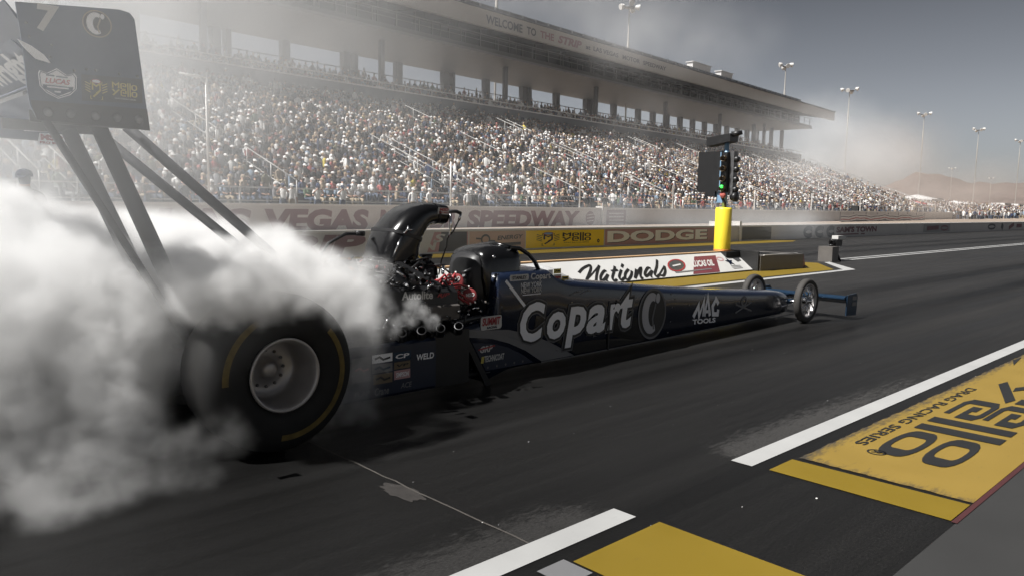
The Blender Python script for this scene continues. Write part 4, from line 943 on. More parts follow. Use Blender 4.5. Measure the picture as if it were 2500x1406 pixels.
# cockpit shroud, roll hoop, windscreen
def shell(secs, y0=0):
    rs = []
    for x, zl, zt, h in secs:
        rs.append([(x, -h, zl), (x, -h*1.02, zl+(zt-zl)*.45), (x, -h*.99, zl+(zt-zl)*.80), (x, -h*.85, zl+(zt-zl)*.95), (x, -h*.45, zt-.004), (x, 0, zt), (x, h*.45, zt-.004), (x, h*.85, zl+(zt-zl)*.95), (x, h*.99, zl+(zt-zl)*.80), (x, h*1.02, zl+(zt-zl)*.45), (x, h, zl)])
    return rs
MB().loft(shell([(2.02, .58, .88, .11), (2.04, .56, .98, .15), (2.09, .54, 1.05, .185), (2.16, .52, 1.08, .20), (2.25, .5, 1.09, .21)])).build('headrest_pad', M['black'], dg_)
cs = MB().loft(shell([(2.11, .86, 1.05, .205), (2.14, .70, 1.085, .22), (2.20, .55, 1.115, .235), (2.30, .52, 1.125, .24), (2.44, .55, 1.115, .24), (2.50, .66, 1.10, .235), (2.53, .80, 1.08, .22)])).build('cockpit_shroud', M['gloss'], dg_)
mb = MB()
for y in (-.2, .2):
    mb.tube([(2.42, y, 1.10), (2.53, y*1.02, 1.09), (2.63, y*1.05, 1.04), (2.71, y*1.08, .97), (2.76, y*1.1, .89)], .019, 8)
mb.tube([(2.42, -.2, 1.10), (2.42, 0, 1.125), (2.42, .2, 1.10)], .019, 8); mb.build('roll_hoop', M['gloss'], dg_)
mb = MB(); mb.lathe([(0, -.012), (.014, -.008), (.016, 0)], (2.20, -.243, 1.03), 12); mb.build('shroud_fastener', M['chrome'], cs)
rs = []
for x, z, h in ((2.80, .915, .24), (2.93, .93, .24), (3.06, .90, .23), (3.2, .835, .21), (3.33, .772, .16)):
    rs.append([(x, h*math.cos(a)*-1, .76+(z-.76)*(math.sin(a)**.6)) for a in [math.pi*k/12 for k in range(13)]])
ws = MB().loft(rs, 0, False, False).build('windscreen', M['windscreen'], dg_)
mb = MB()
Fw2 = lambda u, v, d: (u, -.285-d, v)
for (x0, z0, x1, z1, mi) in ((2.88, .862, 2.975, .905, 0), (2.88, .805, 2.98, .855, 1), (2.99, .80, 3.08, .835, 0), (2.81, .83, 2.87, .90, 2)):
    mb.add([Fw2(u, v, 0) for u, v in ((x0, z0), (x1, z0), (x1, z1), (x0, z1))], [(0, 1, 2, 3)], mi)
ribbon(mb, [(2.895, .875), (2.915, .893), (2.925, .875)], .006, Fw2, mi=3, depth=.003); ribbon(mb, [(2.93, .884), (2.96, .884)], .012, Fw2, mi=3, depth=.003); ribbon(mb, [(3.0, .818), (3.065, .818)], .014, Fw2, mi=3, depth=.003); ribbon(mb, [(2.89, .83), (2.97, .83)], .018, Fw2, mi=4, depth=.003)
mb.build('sticker', [M['decalyellow'], M['offwhite'], M['lettergrey'], M['decalblack'], M['decalred']], ws)

# engine
mb = MB(); mb.box((.95, -.22, .16), (1.70, .22, .60)); mb.box((.98, -.30, .42), (1.68, -.20, .66)); mb.box((.98, .20, .42), (1.68, .30, .66)); mb.box((.75, -.2, .2), (.94, .2, .62)); mb.box((1.70, -.16, .3), (1.86, .16, .78))
eng = mb.build('engine_block', M['soot'], dg_)
def vcover(s1):
    mb = MB(); mb.loft([[(x, s1*y, z+dz) for y, z in ((-.42, .66), (-.44, .72), (-.43, .82), (-.38, .865), (-.30, .87), (-.24, .83), (-.24, .66))] for x, dz in ((1.02, .015), (1.05, .02), (1.63, -.02), (1.66, -.025))], 0, True, True, False)
    return mb.build('valve_cover', M['black'], dg_)
vc = vcover(1); vcover(-1)
Fv = lambda u, v, d: (u, -.443-d, v)
mb = MB(); text(mb, 'Autolite', Fv, (1.13, .775, 1.41, .835), .03, mi=0, depth=.004, skew=-.01); text(mb, 'RJP', Fv, (1.45, .765, 1.57, .80), .03, .3, mi=1, depth=.004)
mb.build('lettering', [M['offwhite'], M['decalred']], vc)
mg_ = mat('grey magnesium', (.10, .092, .086), .5, .3, .25, 8)
mb = MB(); mb.loft([[(x, y, z) for y, z in ((-.46, .60), (-.465, .70), (-.43, .725), (-.34, .725), (-.34, .60))] for x in (1.36, 1.655)], 0, True, True, False); mb.box((1.31, -.47, .62), (1.345, -.42, .74)); mb.build('cover_plate', mg_, vc)
# supercharger with ribs, strapped down
mb = MB(); mb.loft([[(x, y, z) for y, z in ((-.20, .86), (-.23, .93), (-.20, 1.0), (-.12, 1.03), (.12, 1.03), (.20, 1.0), (.23, .93), (.20, .86))] for x in (.86, .90, 1.50, 1.54)], 0, True, True, False)
for k in range(10): mb.box((.93+k*.06, -.236, .88), (.945+k*.06, .236, 1.005))
bl = mb.build('supercharger', M['soot'], dg_)
mb = MB(); mb.tube([(.95, -.33, .90), (1.02, -.33, .905), (1.35, -.33, .89)], .05, 12); mb.build('manifold_tube', M['steel'], bl); mb = MB(); mb.tube([(1.02, .33, .905), (1.35, .33, .89)], .05, 12); mb.build('manifold_tube', M['steel'], bl)
mb = MB()
for x in (1.22,): mb.loft([[(x+dx+k*.22, -.24-k*.21, z0-k*.16) for dx, z0 in ((0, 1.02), (.05, 1.02), (.05, 1.03), (0, 1.03))] for k in (0, .5, 1)], 0, True, True, False)
mb.build('strap', M['black'], bl)
mb = MB(); mats_f = [M['chrome'], M['copper'], M['steel'], M['steel'], M['red'], M['black']]
for k in range(90):
    x, y = random.uniform(.82, 1.62), random.uniform(-.30, .1); z = random.uniform(.98, 1.055) if y > -.22 else random.uniform(.88, 1.0)
    d = Vector((random.gauss(0, 1), random.gauss(0, 1), random.gauss(0, .6))).normalized()*random.uniform(.012, .035)
    mb.tube([(x, y, z), (x+d.x, y+d.y, z+abs(d.z))], random.uniform(.005, .011), 6, random.choice((0, 0, 1, 2, 2, 2, 3, 4)))
for k in range(34):
    x = random.uniform(.85, 1.62); p0 = Vector((x, random.uniform(-.28, 0), random.uniform(.95, 1.05))); p1 = p0+Vector((random.uniform(-.2, .25), random.uniform(-.18, .05), random.uniform(-.14, .03)))
    mb.tube([p0, p0*.7+p1*.3+Vector((0, -.02, .012)), p0*.3+p1*.7+Vector((0, -.025, .01)), p1], .008, 6, random.choice((2, 5, 5, 5, 0)))
mb.build('fuel_fittings', mats_f, bl)
# injector scoop
path = [((1.345, 1.03), (0, 1), .175, .20), ((1.36, 1.12), (.08, 1), .165, .205), ((1.40, 1.215), (.30, 1), .150, .205), ((1.465, 1.295), (.75, 1), .128, .20), ((1.53, 1.347), (1, .75), .108, .19), ((1.60, 1.372), (1, .22), .094, .18), ((1.69, 1.380), (1, .02), .084, .17), ((1.785, 1.374), (1, -.05), .080, .17)]
rings = []
for (x, z), (dx, dz), ht, hy in path:
    l = math.hypot(dx, dz); nx, nz = -dz/l, dx/l; rr = []
    for k in range(28):
        a = 2*math.pi*k/28; ca, sa = math.cos(a), math.sin(a); e = .62
        px_, py_ = ht*math.copysign(abs(sa)**e, sa), hy*math.copysign(abs(ca)**e, ca)
        rr.append((x+nx*px_, py_, z+nz*px_))
    rings.append(rr)
mb = MB(); mb.loft(rings, 0, True, False)
inner = [[(p[0]-.0+(.004 if i else 0), p[1]*.94, 1.372+(p[2]-1.372)*.92) for p in rings[-1]] for i in (1,)]
mb.loft([rings[-1], inner[0], [(1.62, p[1]*.9, 1.372+(p[2]-1.372)*.85) for p in rings[-1]]], 0, True, True)
sc_ = mb.build('injector_scoop', M['gloss'], dg_)
mb = MB()
for i in (2, 6): mb.loft([[tuple(np.array(p)+(np.array(p)-np.array((path[i][0][0], 0, path[i][0][1])))*.03+np.array((path[i][1][0], 0, path[i][1][1]))*o_) for p in rings[i]] for o_ in (-.012, .012)], 0, True, False)
mb.build('scoop_flange', M['black'], sc_)
mb = MB(); mb.tube([(1.225, -.205, 1.06), (1.26, -.209, 1.14), (1.30, -.209, 1.21)], .008, 6, 0); mb.tube([(1.315, -.21, 1.235), (1.355, -.21, 1.265), (1.36, -.21, 1.29)], .008, 6, 0); mb.tube([(1.355, -.21, 1.262), (1.40, -.209, 1.262)], .008, 6, 0); mb.build('linkage_rod', M['chrome'], sc_)
mb = MB()
Fq = lambda u, v, d: (u, -.1735-d, v)
mb.add([Fq(u, v, 0) for u, v in ((1.665, 1.38), (1.775, 1.372), (1.78, 1.425), (1.67, 1.43))], [(0, 1, 2, 3)], 0)
text(mb, 'MSD', Fq, (1.68, 1.402, 1.77, 1.424), .05, .2, mi=1, depth=.003); text(mb, 'PRO-MAG', Fq, (1.68, 1.383, 1.77, 1.396), .03, mi=1, depth=.003)
mb.build('sticker', [M['offwhite'], M['decalred']], sc_)
mb = MB(); mb.tube([(1.755, -0.140, 1.40), (1.845, -0.180, 1.40), (1.885, -0.190, 1.385)], .014, 8, 0); mb.tube([(1.785, -0.180, 1.385), (1.790, -0.180, 1.30), (1.783, -0.180, 1.22), (1.775, -0.160, 1.19)], [.009, .012, .008, .008], 8, 1)
mb.tube([(1.885, -0.190, 1.385), (1.865, -0.190, 1.33)], .011, 8, 1); mb.tube([(1.865, -0.190, 1.33), (1.815, -0.180, 1.24), (1.775, -0.160, 1.19), (1.775, -0.150, 1.12), (1.735, -0.140, 1.02), (1.715, -0.130, .90)], .006, 6, 0)
mb.build('throttle_cable', [M['black'], M['chrome']], sc_)
mb = MB(); mb.tube([(1.60, .05, 1.26), (1.63, .05, 1.22), (1.62, .05, 1.12), (1.56, .05, 1.03), (1.5, .05, .98)], .036, 12); mb.build('breather_hose', M['gloss'], dg_)
mb = MB(); mb.tube([(1.19, .15, 1.22), (1.05, .16, 1.22), (.9, .16, 1.15), (.82, .15, 1.06), (.8, .1, 1.0)], .012, 8, 0); mb.tube([(1.2, .14, 1.22), (1.13, .15, 1.225)], .02, 8, 0); mb.lathe([(0, -.03), (.03, -.02), (.035, 0), (.03, .02), (0, .03)], (.82, -.02, 1.03), 14, 1, 'z'); mb.build('brake_hose', [M['black'], M['chrome']], dg_)
# idler pump and linkage in front of the supercharger
mb = MB(); mb.lathe([(0, -.12), (.075, -.12), (.085, -.05), (.085, .05), (.05, .08), (.03, .10), (.03, .13), (.055, .135), (.055, .155), (0, .155)], (1.70, .02, .90), 18, 0, 'z')
for a in (0, 1.3, 2.6, 3.9, 5.2): mb.tube([(1.70+.04*math.cos(a), .02+.04*math.sin(a), 1.0), (1.70+.09*math.cos(a), .02+.09*math.sin(a), .97), (1.70+.10*math.cos(a), .02+.10*math.sin(a), .88)], .009, 6)
mb.build('fuel_pump', M['black'], dg_)
# two red magnetos
ax = Vector((-.42, -.84, .34)).normalized(); q1 = ax.cross(Vector((0, 0, 1))).normalized(); q2 = q1.cross(ax)
q1 = -q1 if q1.x < 0 else q1; q2 = -q2 if q2.z < 0 else q2
for (mx0, my0, mz0), rot_ in (((1.755, -.30, .862), 1.0), ((1.865, -.33, .745), .12)):
    c0 = Vector((mx0, my0, mz0)); mb = MB()
    prof = [(r_*.74, h_*.74) for r_, h_ in ((0, .032), (.06, .032), (.072, .026), (.082, .012), (.085, -.02), (.072, -.028), (.058, -.03), (.055, -.2), (0, -.2))]
    mb.loft([[tuple(c0+ax*h+(q1*math.cos(b)+q2*math.sin(b))*r) for b in [2*math.pi*k/26 for k in range(26)]] for r, h in prof], 0, True, False)
    mo = mb.build('magneto', M['red'], dg_)
    Fmg = lambda u, v, d: tuple(c0+ax*(.027+d)+q1*(u*math.cos(rot_)-v*math.sin(rot_))+q2*(u*math.sin(rot_)+v*math.cos(rot_)))
    mb = MB(); text(mb, 'MSD', Fmg, (-.036, -.015, .036, .015), .05, .15); mb.build('lettering', M['white'], mo)
    mb = MB()
    for k in range(7):
        b = 1.6+k*.62; p = c0+ax*.008+(q1*math.cos(b)+q2*math.sin(b))*.056; mb.tube([p, p+(q1*math.cos(b)+q2*math.sin(b))*.02], .008, 6)
    mb.build('terminal', M['offwhite'], mo)
    mb = MB()
    for k in range(7):
        b = 1.6+k*.62; p = c0+(q1*math.cos(b)+q2*math.sin(b))*.07; e_ = Vector((1.60-.03*k+random.uniform(-.03, .03), -.36+random.uniform(-.03, .05), .84+random.uniform(-.02, .05)))
        md_ = (p+e_)/2+Vector((0, -.02, .03+random.uniform(-.02, .03))); mb.tube([p, p*.6+md_*.4, md_, md_*.4+e_*.6, e_], .0075, 6)
    mb.build('ignition_wire', M['wire'], mo)
mb = MB()
for x, z in ((1.74, .77), (1.77, .73), (1.81, .70)): mb.lathe([(0, -.02), (.018, -.02), (.02, .02), (0, .02)], (x, -.30, z), 10)
mb.build('plug_boot', M['white'], dg_)
mb = MB()
for k in range(150):
    p = Vector((random.uniform(1.72, 2.25), random.uniform(-.30, -.05), random.uniform(.50, .74))) if k < 60 else Vector((random.uniform(.95, 1.72), random.uniform(-.50, -.34), random.choice((random.uniform(.50, .66), random.uniform(.84, .95))))); d = Vector((random.gauss(0, 1), random.gauss(0, 1), random.gauss(0, 1))).normalized()*random.uniform(.015, .09)
    mb.tube([p, p+d], random.uniform(.006, .014), 6, 0 if random.random() < .8 else 1)
mb.build('linkage_clutter', [M['black'], M['chrome']], dg_)
# exhaust pipes, four a side
for s1 in (1, -1):
    for k, x in enumerate((1.06, 1.23, 1.40, 1.57)):
        mb = MB(); mb.tube([(x+.03, -.30*s1, .55), (x+.05, -.40*s1, .53), (x+.03, -.50*s1, .51), (x-.01, -.57*s1, .525), (x-.05, -.615*s1, .575)], [.03, .03, .03, .03, .031], 14, 0, False)
        mb.tube([(x-.048, -.613*s1, .573), (x-.012, -.572*s1, .528), (x+.0, -.55*s1, .52)], [.027, .026, .0], 14, 0, False)
        mb.tube([(x-.0465, -.6105*s1, .569), (x-.0512, -.6158*s1, .5765)], .035, 14, 1)if False else None
        e0, e1 = Vector((x-.044, -.6080*s1, .5665)), Vector((x-.0505, -.6150*s1, .5755)); d_ = (e1-e0).normalized(); qa = d_.cross(Vector((1, 0, 0))).normalized(); qb = d_.cross(qa)
        mb.loft([[tuple(e+(qa*math.cos(t_)+qb*math.sin(t_))*r_) for t_ in [2*math.pi*k2/16 for k2 in range(16)]] for e, r_ in ((e0, .031), (e0, .0335), (e1, .0335), (e1, .030))], 1, True, False)
        mb.build('exhaust_pipe', [M['soot'], M['steel']], dg_)
# side panel covered with stickers and the frame rails
mb = MB(); mb.loft([[(x, y, z) for y, z in ((-.46, .10), (-.475, .12), (-.475, .46), (-.46, .48), (-.44, .48), (-.44, .10))] for x in (.60, 1.42)], 0, True, True, False)
sp_ = mb.build('side_panel', bp_, dg_)
MB().box((1.425, -.41, .08), (1.80, -.39, .50)).build('lower_cover', M['black'], dg_)
Fp = lambda u, v, d: (u, -.4765-d, v)
mb = MB()
for (x0, z0, x1, z1, mi, mj, tx_) in ((.86, .355, 1.03, .415, 0, 3, ''), (1.04, .35, 1.19, .412, 2, 0, 'CP'), (.86, .285, 1.03, .345, 4, 2, ''), (1.045, .29, 1.185, .34, 5, 3, 'VP'), (1.045, .215, 1.185, .28, 1, 0, 'SIMPSON'), (.87, .205, 1.03, .275, 5, 3, ''), (.70, .24, .85, .41, 4, 1, '')):
    mb.add([Fp(u, v, 0) for u, v in ((x0, z0), (x1, z0), (x1, z1), (x0, z1))], [(0, 1, 2, 3)], mi)
    if not tx_: ribbon(mb, [(x0+.02, (z0+z1)/2), (x0+.06, (z0+z1)/2+.012), (x0+.09, (z0+z1)/2-.01), (x1-.02, (z0+z1)/2)], .014, Fp, mi=mj, depth=.003)
    else: text(mb, tx_, Fp, (x0+.015, z0+.015, x1-.015, z1-.015), .03, .1, mi=mj, depth=.003)
text(mb, 'WELD', Fp, (1.24, .33, 1.40, .375), .03, .1, mi=0, depth=.002); text(mb, 'FLAP', Fp, (.72, .14, .84, .175), .02, mi=4, depth=.002); text(mb, 'Crane', Fp, (.88, .125, 1.0, .18), .02, .2, mi=4, depth=.002); text(mb, 'ACE', Fp, (1.1, .145, 1.2, .185), .02, .2, mi=4, depth=.002)
mb.build('sticker', [M['lettergrey'], M['mauve'], M['blue'], M['decalblack'], M['standgrey'], mat('tan sticker', (.16, .12, .07), .6)], sp_)
mb = MB()
for s1 in (-1, 1):
    mb.tube([(-.25, .30*s1, .18), (.4, .30*s1, .12), (2.1, .31*s1, .10)], .022, 8); mb.tube([(-.2, .28*s1, .48), (.5, .30*s1, .56), (1.0, .33*s1, .50), (2.0, .31*s1, .56)], .022, 8)
    mb.tube([(-.2, .28*s1, .48), (-.25, .30*s1, .18)], .022, 8); mb.tube([(.5, .3*s1, .56), (.4, .3*s1, .12)], .022, 8);
mb.build('frame_rail', M['black'], dg_)
mb = MB(); mb.tube([(0, -.6, .47), (0, -.2, .47), (0, -.15, .47), (0, .15, .47), (0, .2, .47), (0, .6, .47)], [.055, .055, .16, .16, .055, .055], 16); mb.build('rear_axle', M['soot'], dg_)

# wheels
def rear_wheel(s1):
    wp = emp('rear_wheel', (0, -.68*s1, .47), dg_); c = (0, -.68*s1, .47)
    pr = [(.212, -.185), (.235, -.205), (.28, -.220), (.33, -.224), (.385, -.218), (.43, -.196), (.455, -.165), (.468, -.10), (.470, 0), (.468, .10), (.455, .165), (.43, .196), (.385, .218), (.33, .224), (.25, .212), (.212, .185)]
    ty = MB(); ty.lathe([(r, h*s1) for r, h in pr[:7]], c, 96); ty.lathe([(r, h*s1) for r, h in pr[6:11]], c, 96, 1); ty.lathe([(r, h*s1) for r, h in pr[10:]], c, 96)
    ty.build('tyre', [M['rubber'], M['tread']], wp)
    for a0, a1 in ((118, 182), (-96, 41)):
        MB().lathe([(.345, -.2258*s1), (.362, -.2243*s1), (.380, -.2215*s1)], c, 60, 0, 'y', R(a0), R(a1)).build('tyre_band', M['tyreyellow'], wp)
    rm = MB(); rm.lathe([(r, h*s1) for r, h in ((.212, -.19), (.2185, -.205), (.214, -.216), (.203, -.214), (.196, -.204), (.190, -.17), (.186, -.06), (.182, .01), (.165, .035), (.12, .045), (.07, .04), (.055, .0), (.05, -.02), (.03, -.03), (0, -.03))], c, 64)
    rr = rm.build('rim', M['alu'], wp)
    mb = MB()
    for k in range(12): mb.lathe([(0, -.012*s1), (.009, -.01*s1), (.01, 0)], (.11*math.cos(k*math.pi/6), c[1]+.042*s1, .47+.11*math.sin(k*math.pi/6)), 8)
    mb.build('wheel_nut', M['steel'], rr)
rear_wheel(1); rear_wheel(-1)
def front_wheel(s1):
    y = -.375*s1; c = (7.62, y, .285); wp = emp('front_wheel', c, dg_)
    MB().lathe([(r, h*s1) for r, h in ((.218, -.030), (.238, -.042), (.262, -.045), (.278, -.036), (.285, -.015), (.286, 0), (.285, .015), (.278, .036), (.262, .045), (.238, .042), (.218, .030))], c, 72).build('tyre', M['frontrubber'], wp)
    rm = MB(); rm.lathe([(r, h*s1) for r, h in ((.222, -.034), (.215, -.040), (.205, -.036), (.198, -.02), (.198, .02), (.205, .036), (.222, .034))], c, 64); rr = rm.build('rim', M['alu'], wp)
    mb = MB(); mb.lathe([(0, -.075*s1), (.022, -.07*s1), (.03, -.045*s1), (.04, -.04*s1), (.042, .04*s1), (0, .045*s1)], c, 24); mb.build('hub', M['chrome'], wp)
    mb = MB()
    for k in range(9):
        a = 2*math.pi*k/9+.2; mb.tube([(c[0]+.036*math.cos(a), y-.02*s1, c[2]+.036*math.sin(a)), (c[0]+.11*math.cos(a+.05), y-.028*s1, c[2]+.11*math.sin(a+.05)), (c[0]+.20*math.cos(a+.02), y-.01*s1, c[2]+.20*math.sin(a+.02))], [.012, .009, .012], 8)
    mb.build('spoke', M['chrome'], rr)
front_wheel(1); front_wheel(-1)
mb = MB(); mb.tube([(7.62, -.34, .285), (7.62, -.15, .25), (7.62, .15, .25), (7.62, .34, .285)], .02, 10)
for s1 in (-1, 1): mb.tube([(7.25, -.17*s1, .20), (7.61, -.30*s1, .27)], .011, 8); mb.tube([(7.3, -.16*s1, .33), (7.61, -.30*s1, .30)], .011, 8)
mb.build('front_axle', M['chrome'], dg_)
# front wing
fwp = emp('front_wing', (8.4, 0, .2), dg_)
mb = MB(); af = [(8.20, .30), (8.27, .325), (8.40, .30), (8.55, .20), (8.555, .19), (8.40, .235), (8.27, .262), (8.20, .285)]
mb.loft([[(x, y, z) for x, z in af] for y in (-.62, -.3, 0, .3, .62)], 0, True, True, False); mb.build('wing_plane', M['blue'], fwp)
for s1 in (1, -1):
    mb = MB(); mb.prism([(8.26, .06), (8.58, .045), (8.60, .30), (8.55, .345), (8.27, .335)], lambda u, v, t: (u, -(.625+t)*s1, v), .014); ep = mb.build('endplate', M['blue'], fwp)
    mb = MB()
    for z0 in (.18, .26): mb.prism([(8.42, z0), (8.56, z0-.005), (8.56, z0+.045), (8.43, z0+.05)], lambda u, v, t: (u, -(.6405+t)*s1, v), .003)
    mb.build('sticker', M['swoosh'], ep)
    mb = MB(); mb.tube([(7.5, -.13*s1, .25), (7.9, -.15*s1, .26), (8.3, -.16*s1, .27)], [.03, .028, .022], 10); mb.build('support_arm', M['blue'], fwp)

# rear wing on its struts
rw = emp('rear_wing', (-.95, 0, 2.05), dg_)
plate = [(-1.228, 2.335), (-.79, 2.379), (-.742, 2.372), (-.72, 2.345), (-.665, 1.81), (-1.162, 1.822), (-1.188, 1.878), (-1.198, 1.96), (-1.203, 2.06), (-1.214, 2.2)]
def endplate(s1):
    mb = MB(); mb.prism(plate, lambda u, v, t: (u, -(.75+t)*s1, v), .012); o = mb.build('endplate', M['navywing'], rw)
    mb = MB(); mb.prism([(-1.165, 1.818), (-.664, 1.806), (-.675, 1.912), (-1.188, 1.905)], lambda u, v, t: (u, -(.7625+t)*s1, v), .004); fo = mb.build('mounting_strip', M['black'], o)
    for x in (-1.118, -1.022, -.916, -.818, -.716):
        mb = MB(); mb.lathe([(.021, 0), (.020, -.006*s1), (.010, -.012*s1), (0, -.013*s1)], (x, -.7667*s1, 1.857), 18); mb.build('bolt', M['steel'], fo)
    mb = MB()
    for x, z in ((-1.0, 2.062), (-.945, 2.073), (-.905, 2.074), (-.80, 2.071), (-.715, 2.068), (-1.19, 2.25), (-1.18, 2.19), (-1.09, 2.165), (-1.1, 2.11)): mb.lathe([(.007, 0), (.006, -.004*s1), (0, -.005*s1)], (x, -.7622*s1, z), 10)
    mb.build('rivet', M['steel'], o)
    return o
ep = endplate(1); ef = endplate(-1)
Fe = lambda u, v, d: (u, -.7635-d, v)
mb = MB(); text(mb, '7', Fe, (-1.148, 2.222, -1.052, 2.345), .04, .1); mb.build('number', M['offwhite'], ep)
mb = MB(); emblem(mb, lambda u, v, d: Fe(-.893+u*.066, 2.293+v*.064, d), 0, 1, 2); mb.build('emblem', [mat('tan ring', (.30, .24, .17), .5), M['lettergrey'], M['black']], ep)
mb = MB(); shd = [(-1.152, 2.03), (-1.147, 2.044), (-1.115, 2.036), (-1.074, 2.062), (-1.033, 2.036), (-1.0, 2.047), (-.99, 2.032), (-.992, 1.975), (-1.02, 1.945), (-1.073, 1.922), (-1.122, 1.945), (-1.148, 1.975)]
cx, cz = -1.072, 1.99
mb.add([Fe(x, z, 0) for x, z in shd], [tuple(range(12))], 0); mb.add([Fe(x, z, .001) for x, z in ((-1.135, 1.982), (-1.006, 1.982), (-1.012, 1.965), (-1.073, 1.934), (-1.132, 1.965))], [tuple(range(5))], 2)
ribbon(mb, [(cx+(x-cx)*.92, cz+(z-cz)*.9) for x, z in shd], .004, Fe, True, 2, .001)
text(mb, 'LUCAS', Fe, (-1.125, 1.99, -1.02, 2.014), .03, .25, mi=1, depth=.002); ribbon(mb, [(-1.118, 1.973), (-1.028, 1.973)], .006, Fe, mi=0, depth=.003); ribbon(mb, [(-1.088, 1.954), (-1.062, 1.954)], .008, Fe, mi=0, depth=.003); ribbon(mb, [(-1.12, 2.026), (-1.085, 2.026)], .006, Fe, mi=2, depth=.002); ribbon(mb, [(-1.078, 2.024), (-1.03, 2.024)], .005, Fe, mi=2, depth=.002)
mb.build('shield_sticker', [M['lettergrey'], M['decalred'], M['navywing']], ep)
mb = MB(); mb.add([Fe(x, z, 0) for x, z in ((-.972, 1.924), (-.696, 1.938), (-.692, 2.058), (-.971, 2.048))], [(0, 1, 2, 3)], 0)
emb_my(mb, lambda u, v, d: Fe(-.907+u*.052, 1.985+v*.05, d*.4), 1, 2); mello(mb, lambda u, v, d: Fe(-.835+u*.0205, 1.963+v*.0145, d+.002), 1)
text(mb, 'DRAG RACING SERIES', Fe, (-.825, 1.948, -.727, 1.954), .01, mi=4, depth=.002)
mb.build('sponsor_sticker', [M['black'], M['decalyellow'], M['lettergrey'], M['decalred'], M['offwhite']], ep)
Ffp = lambda u, v, d: (u, .7495-d, v)       # inner face of the far plate
mb = MB(); mb.add([Ffp(x, z, 0) for x, z in ((-.90, 1.865), (-.675, 1.87), (-.675, 1.935), (-.90, 1.93))], [(0, 1, 2, 3)], 0); text(mb, 'PRO', Ffp, (-.885, 1.878, -.70, 1.922), .05, mi=1, depth=.003)
stp = [(-.715+(.02 if k % 2 == 0 else .008)*math.sin(R(36*k)), 1.895+(.02 if k % 2 == 0 else .008)*math.cos(R(36*k))) for k in range(10)]; mb.add([Ffp(u, v, .006) for u, v in stp], [tuple(range(10))], 2)
mb.add([Ffp(x, z, 0) for x, z in ((-.83, 1.785), (-.67, 1.785), (-.675, 1.86), (-.815, 1.86))], [(0, 1, 2, 3)], 0); text(mb, 'MSD', Ffp, (-.81, 1.815, -.685, 1.852), .05, mi=2, depth=.003); text(mb, 'PRO MAG', Ffp, (-.815, 1.792, -.68, 1.808), .04, mi=2, depth=.003)
mb.build('sticker', [M['lettergrey'], M['navy'], M['decalred']], ef)
# three wing elements between the plates
def element(nm, le, te, th, m):
    d = np.array(te)-np.array(le); n = np.array((-d[1], d[0]))/np.linalg.norm(d); pr = []
    for f, t in ((0, 0), (.06, .5), (.25, 1), (.6, .7), (1, .08)): pr.append(np.array(le)+d*f+n*th*t*.35)
    for f, t in ((1, -.08), (.6, -.35), (.25, -.6), (.06, -.4)): pr.append(np.array(le)+d*f+n*th*t)
    return MB().loft([[(p[0], y, p[1]) for p in pr] for y in (-.748, -.3, .3, .748)], 0, True, True, False).build(nm, m, rw)
e1 = element('wing_element', (-.70, 1.90), (-1.16, 1.985), .06, M['navywing'])
e2 = element('wing_element', (-1.06, 2.02), (-1.25, 2.17), .03, M['navywing'])
e3 = element('wing_element', (-1.15, 2.17), (-1.27, 2.34), .022, M['navywing'])
def Fel(le, te, off):
    d = np.array(te)-np.array(le); l = np.linalg.norm(d); d /= l; n = np.array((-d[1], d[0]))
    if n[0] > 0: n = -n
    return lambda u, v, dd: (le[0]+d[0]*v+n[0]*(off+dd), u, le[1]+d[1]*v+n[1]*(off+dd))
# lettering runs along the back of the two flaps
for el, le, te, v0, v1 in ((e2, (-1.06, 2.02), (-1.25, 2.17), .03, .21), (e3, (-1.15, 2.17), (-1.27, 2.34), .03, .17)):
    F0 = Fel(le, te, -.020 if False else .004)
F0 = Fel((-1.06, 2.02), (-1.25, 2.17), .021)
mb = MB(); text(mb, 'Cartwright', lambda u, v, d: F0(-u, v, d), (-.72, .03, .72, .215), .04, .1); mb.build('lettering', M['offwhite'], e2)
mb = MB(); mb.prism([(-1.228, 2.17), (-1.2, 2.132), (-1.161, 2.093), (-1.10, 2.081), (-1.127, 2.116), (-1.175, 2.148)], lambda u, v, t: (u, -.7628-t, v), .012); mb.build('flap_end_cap', M['lettergrey'], rw)
mb = MB(); mb.loft([[(x, y, z) for x, z in ((-1.21, 1.925), (-1.12, 1.985), (-1.115, 1.995), (-1.215, 1.94))] for y in (-.748, .748)], 0, True, True, False); mb.build('trailing_strip', M['steel'], rw)
# struts
def blade(p0, p1, w0, w1, th):
    p0, p1 = Vector(p0), Vector(p1); d = (p1-p0).normalized(); sx = Vector((0, 1, 0)).cross(d).normalized(); sy = d.cross(sx)
    rs = [[tuple(p+sx*(wd/2*math.cos(a))+sy*(th/2*math.sin(a))) for a in [2*math.pi*k/14 for k in range(14)]] for p, wd in ((p0, w0), (p1, w1))]
    return MB().loft(rs)
for s1 in (1, -1):
    blade((-.77, -.28*s1, 1.86), (-.26, -.26*s1, .62), .088, .105, .045).build('strut', M['strut'], rw)
    blade((-.62, -.27*s1, 1.86), (.50, -.2*s1, .92), .062, .062, .035).build('strut', M['strut'], rw)
    blade((-.66, -.28*s1, 1.80), (-.02, -.27*s1, 1.27), .06, .06, .03).build('strut', M['strut'], rw) if False else None
blade((-1.08, -.5, 1.86), (-.33, -.36, .60), .04, .045, .03).build('strut', M['strut'], rw)
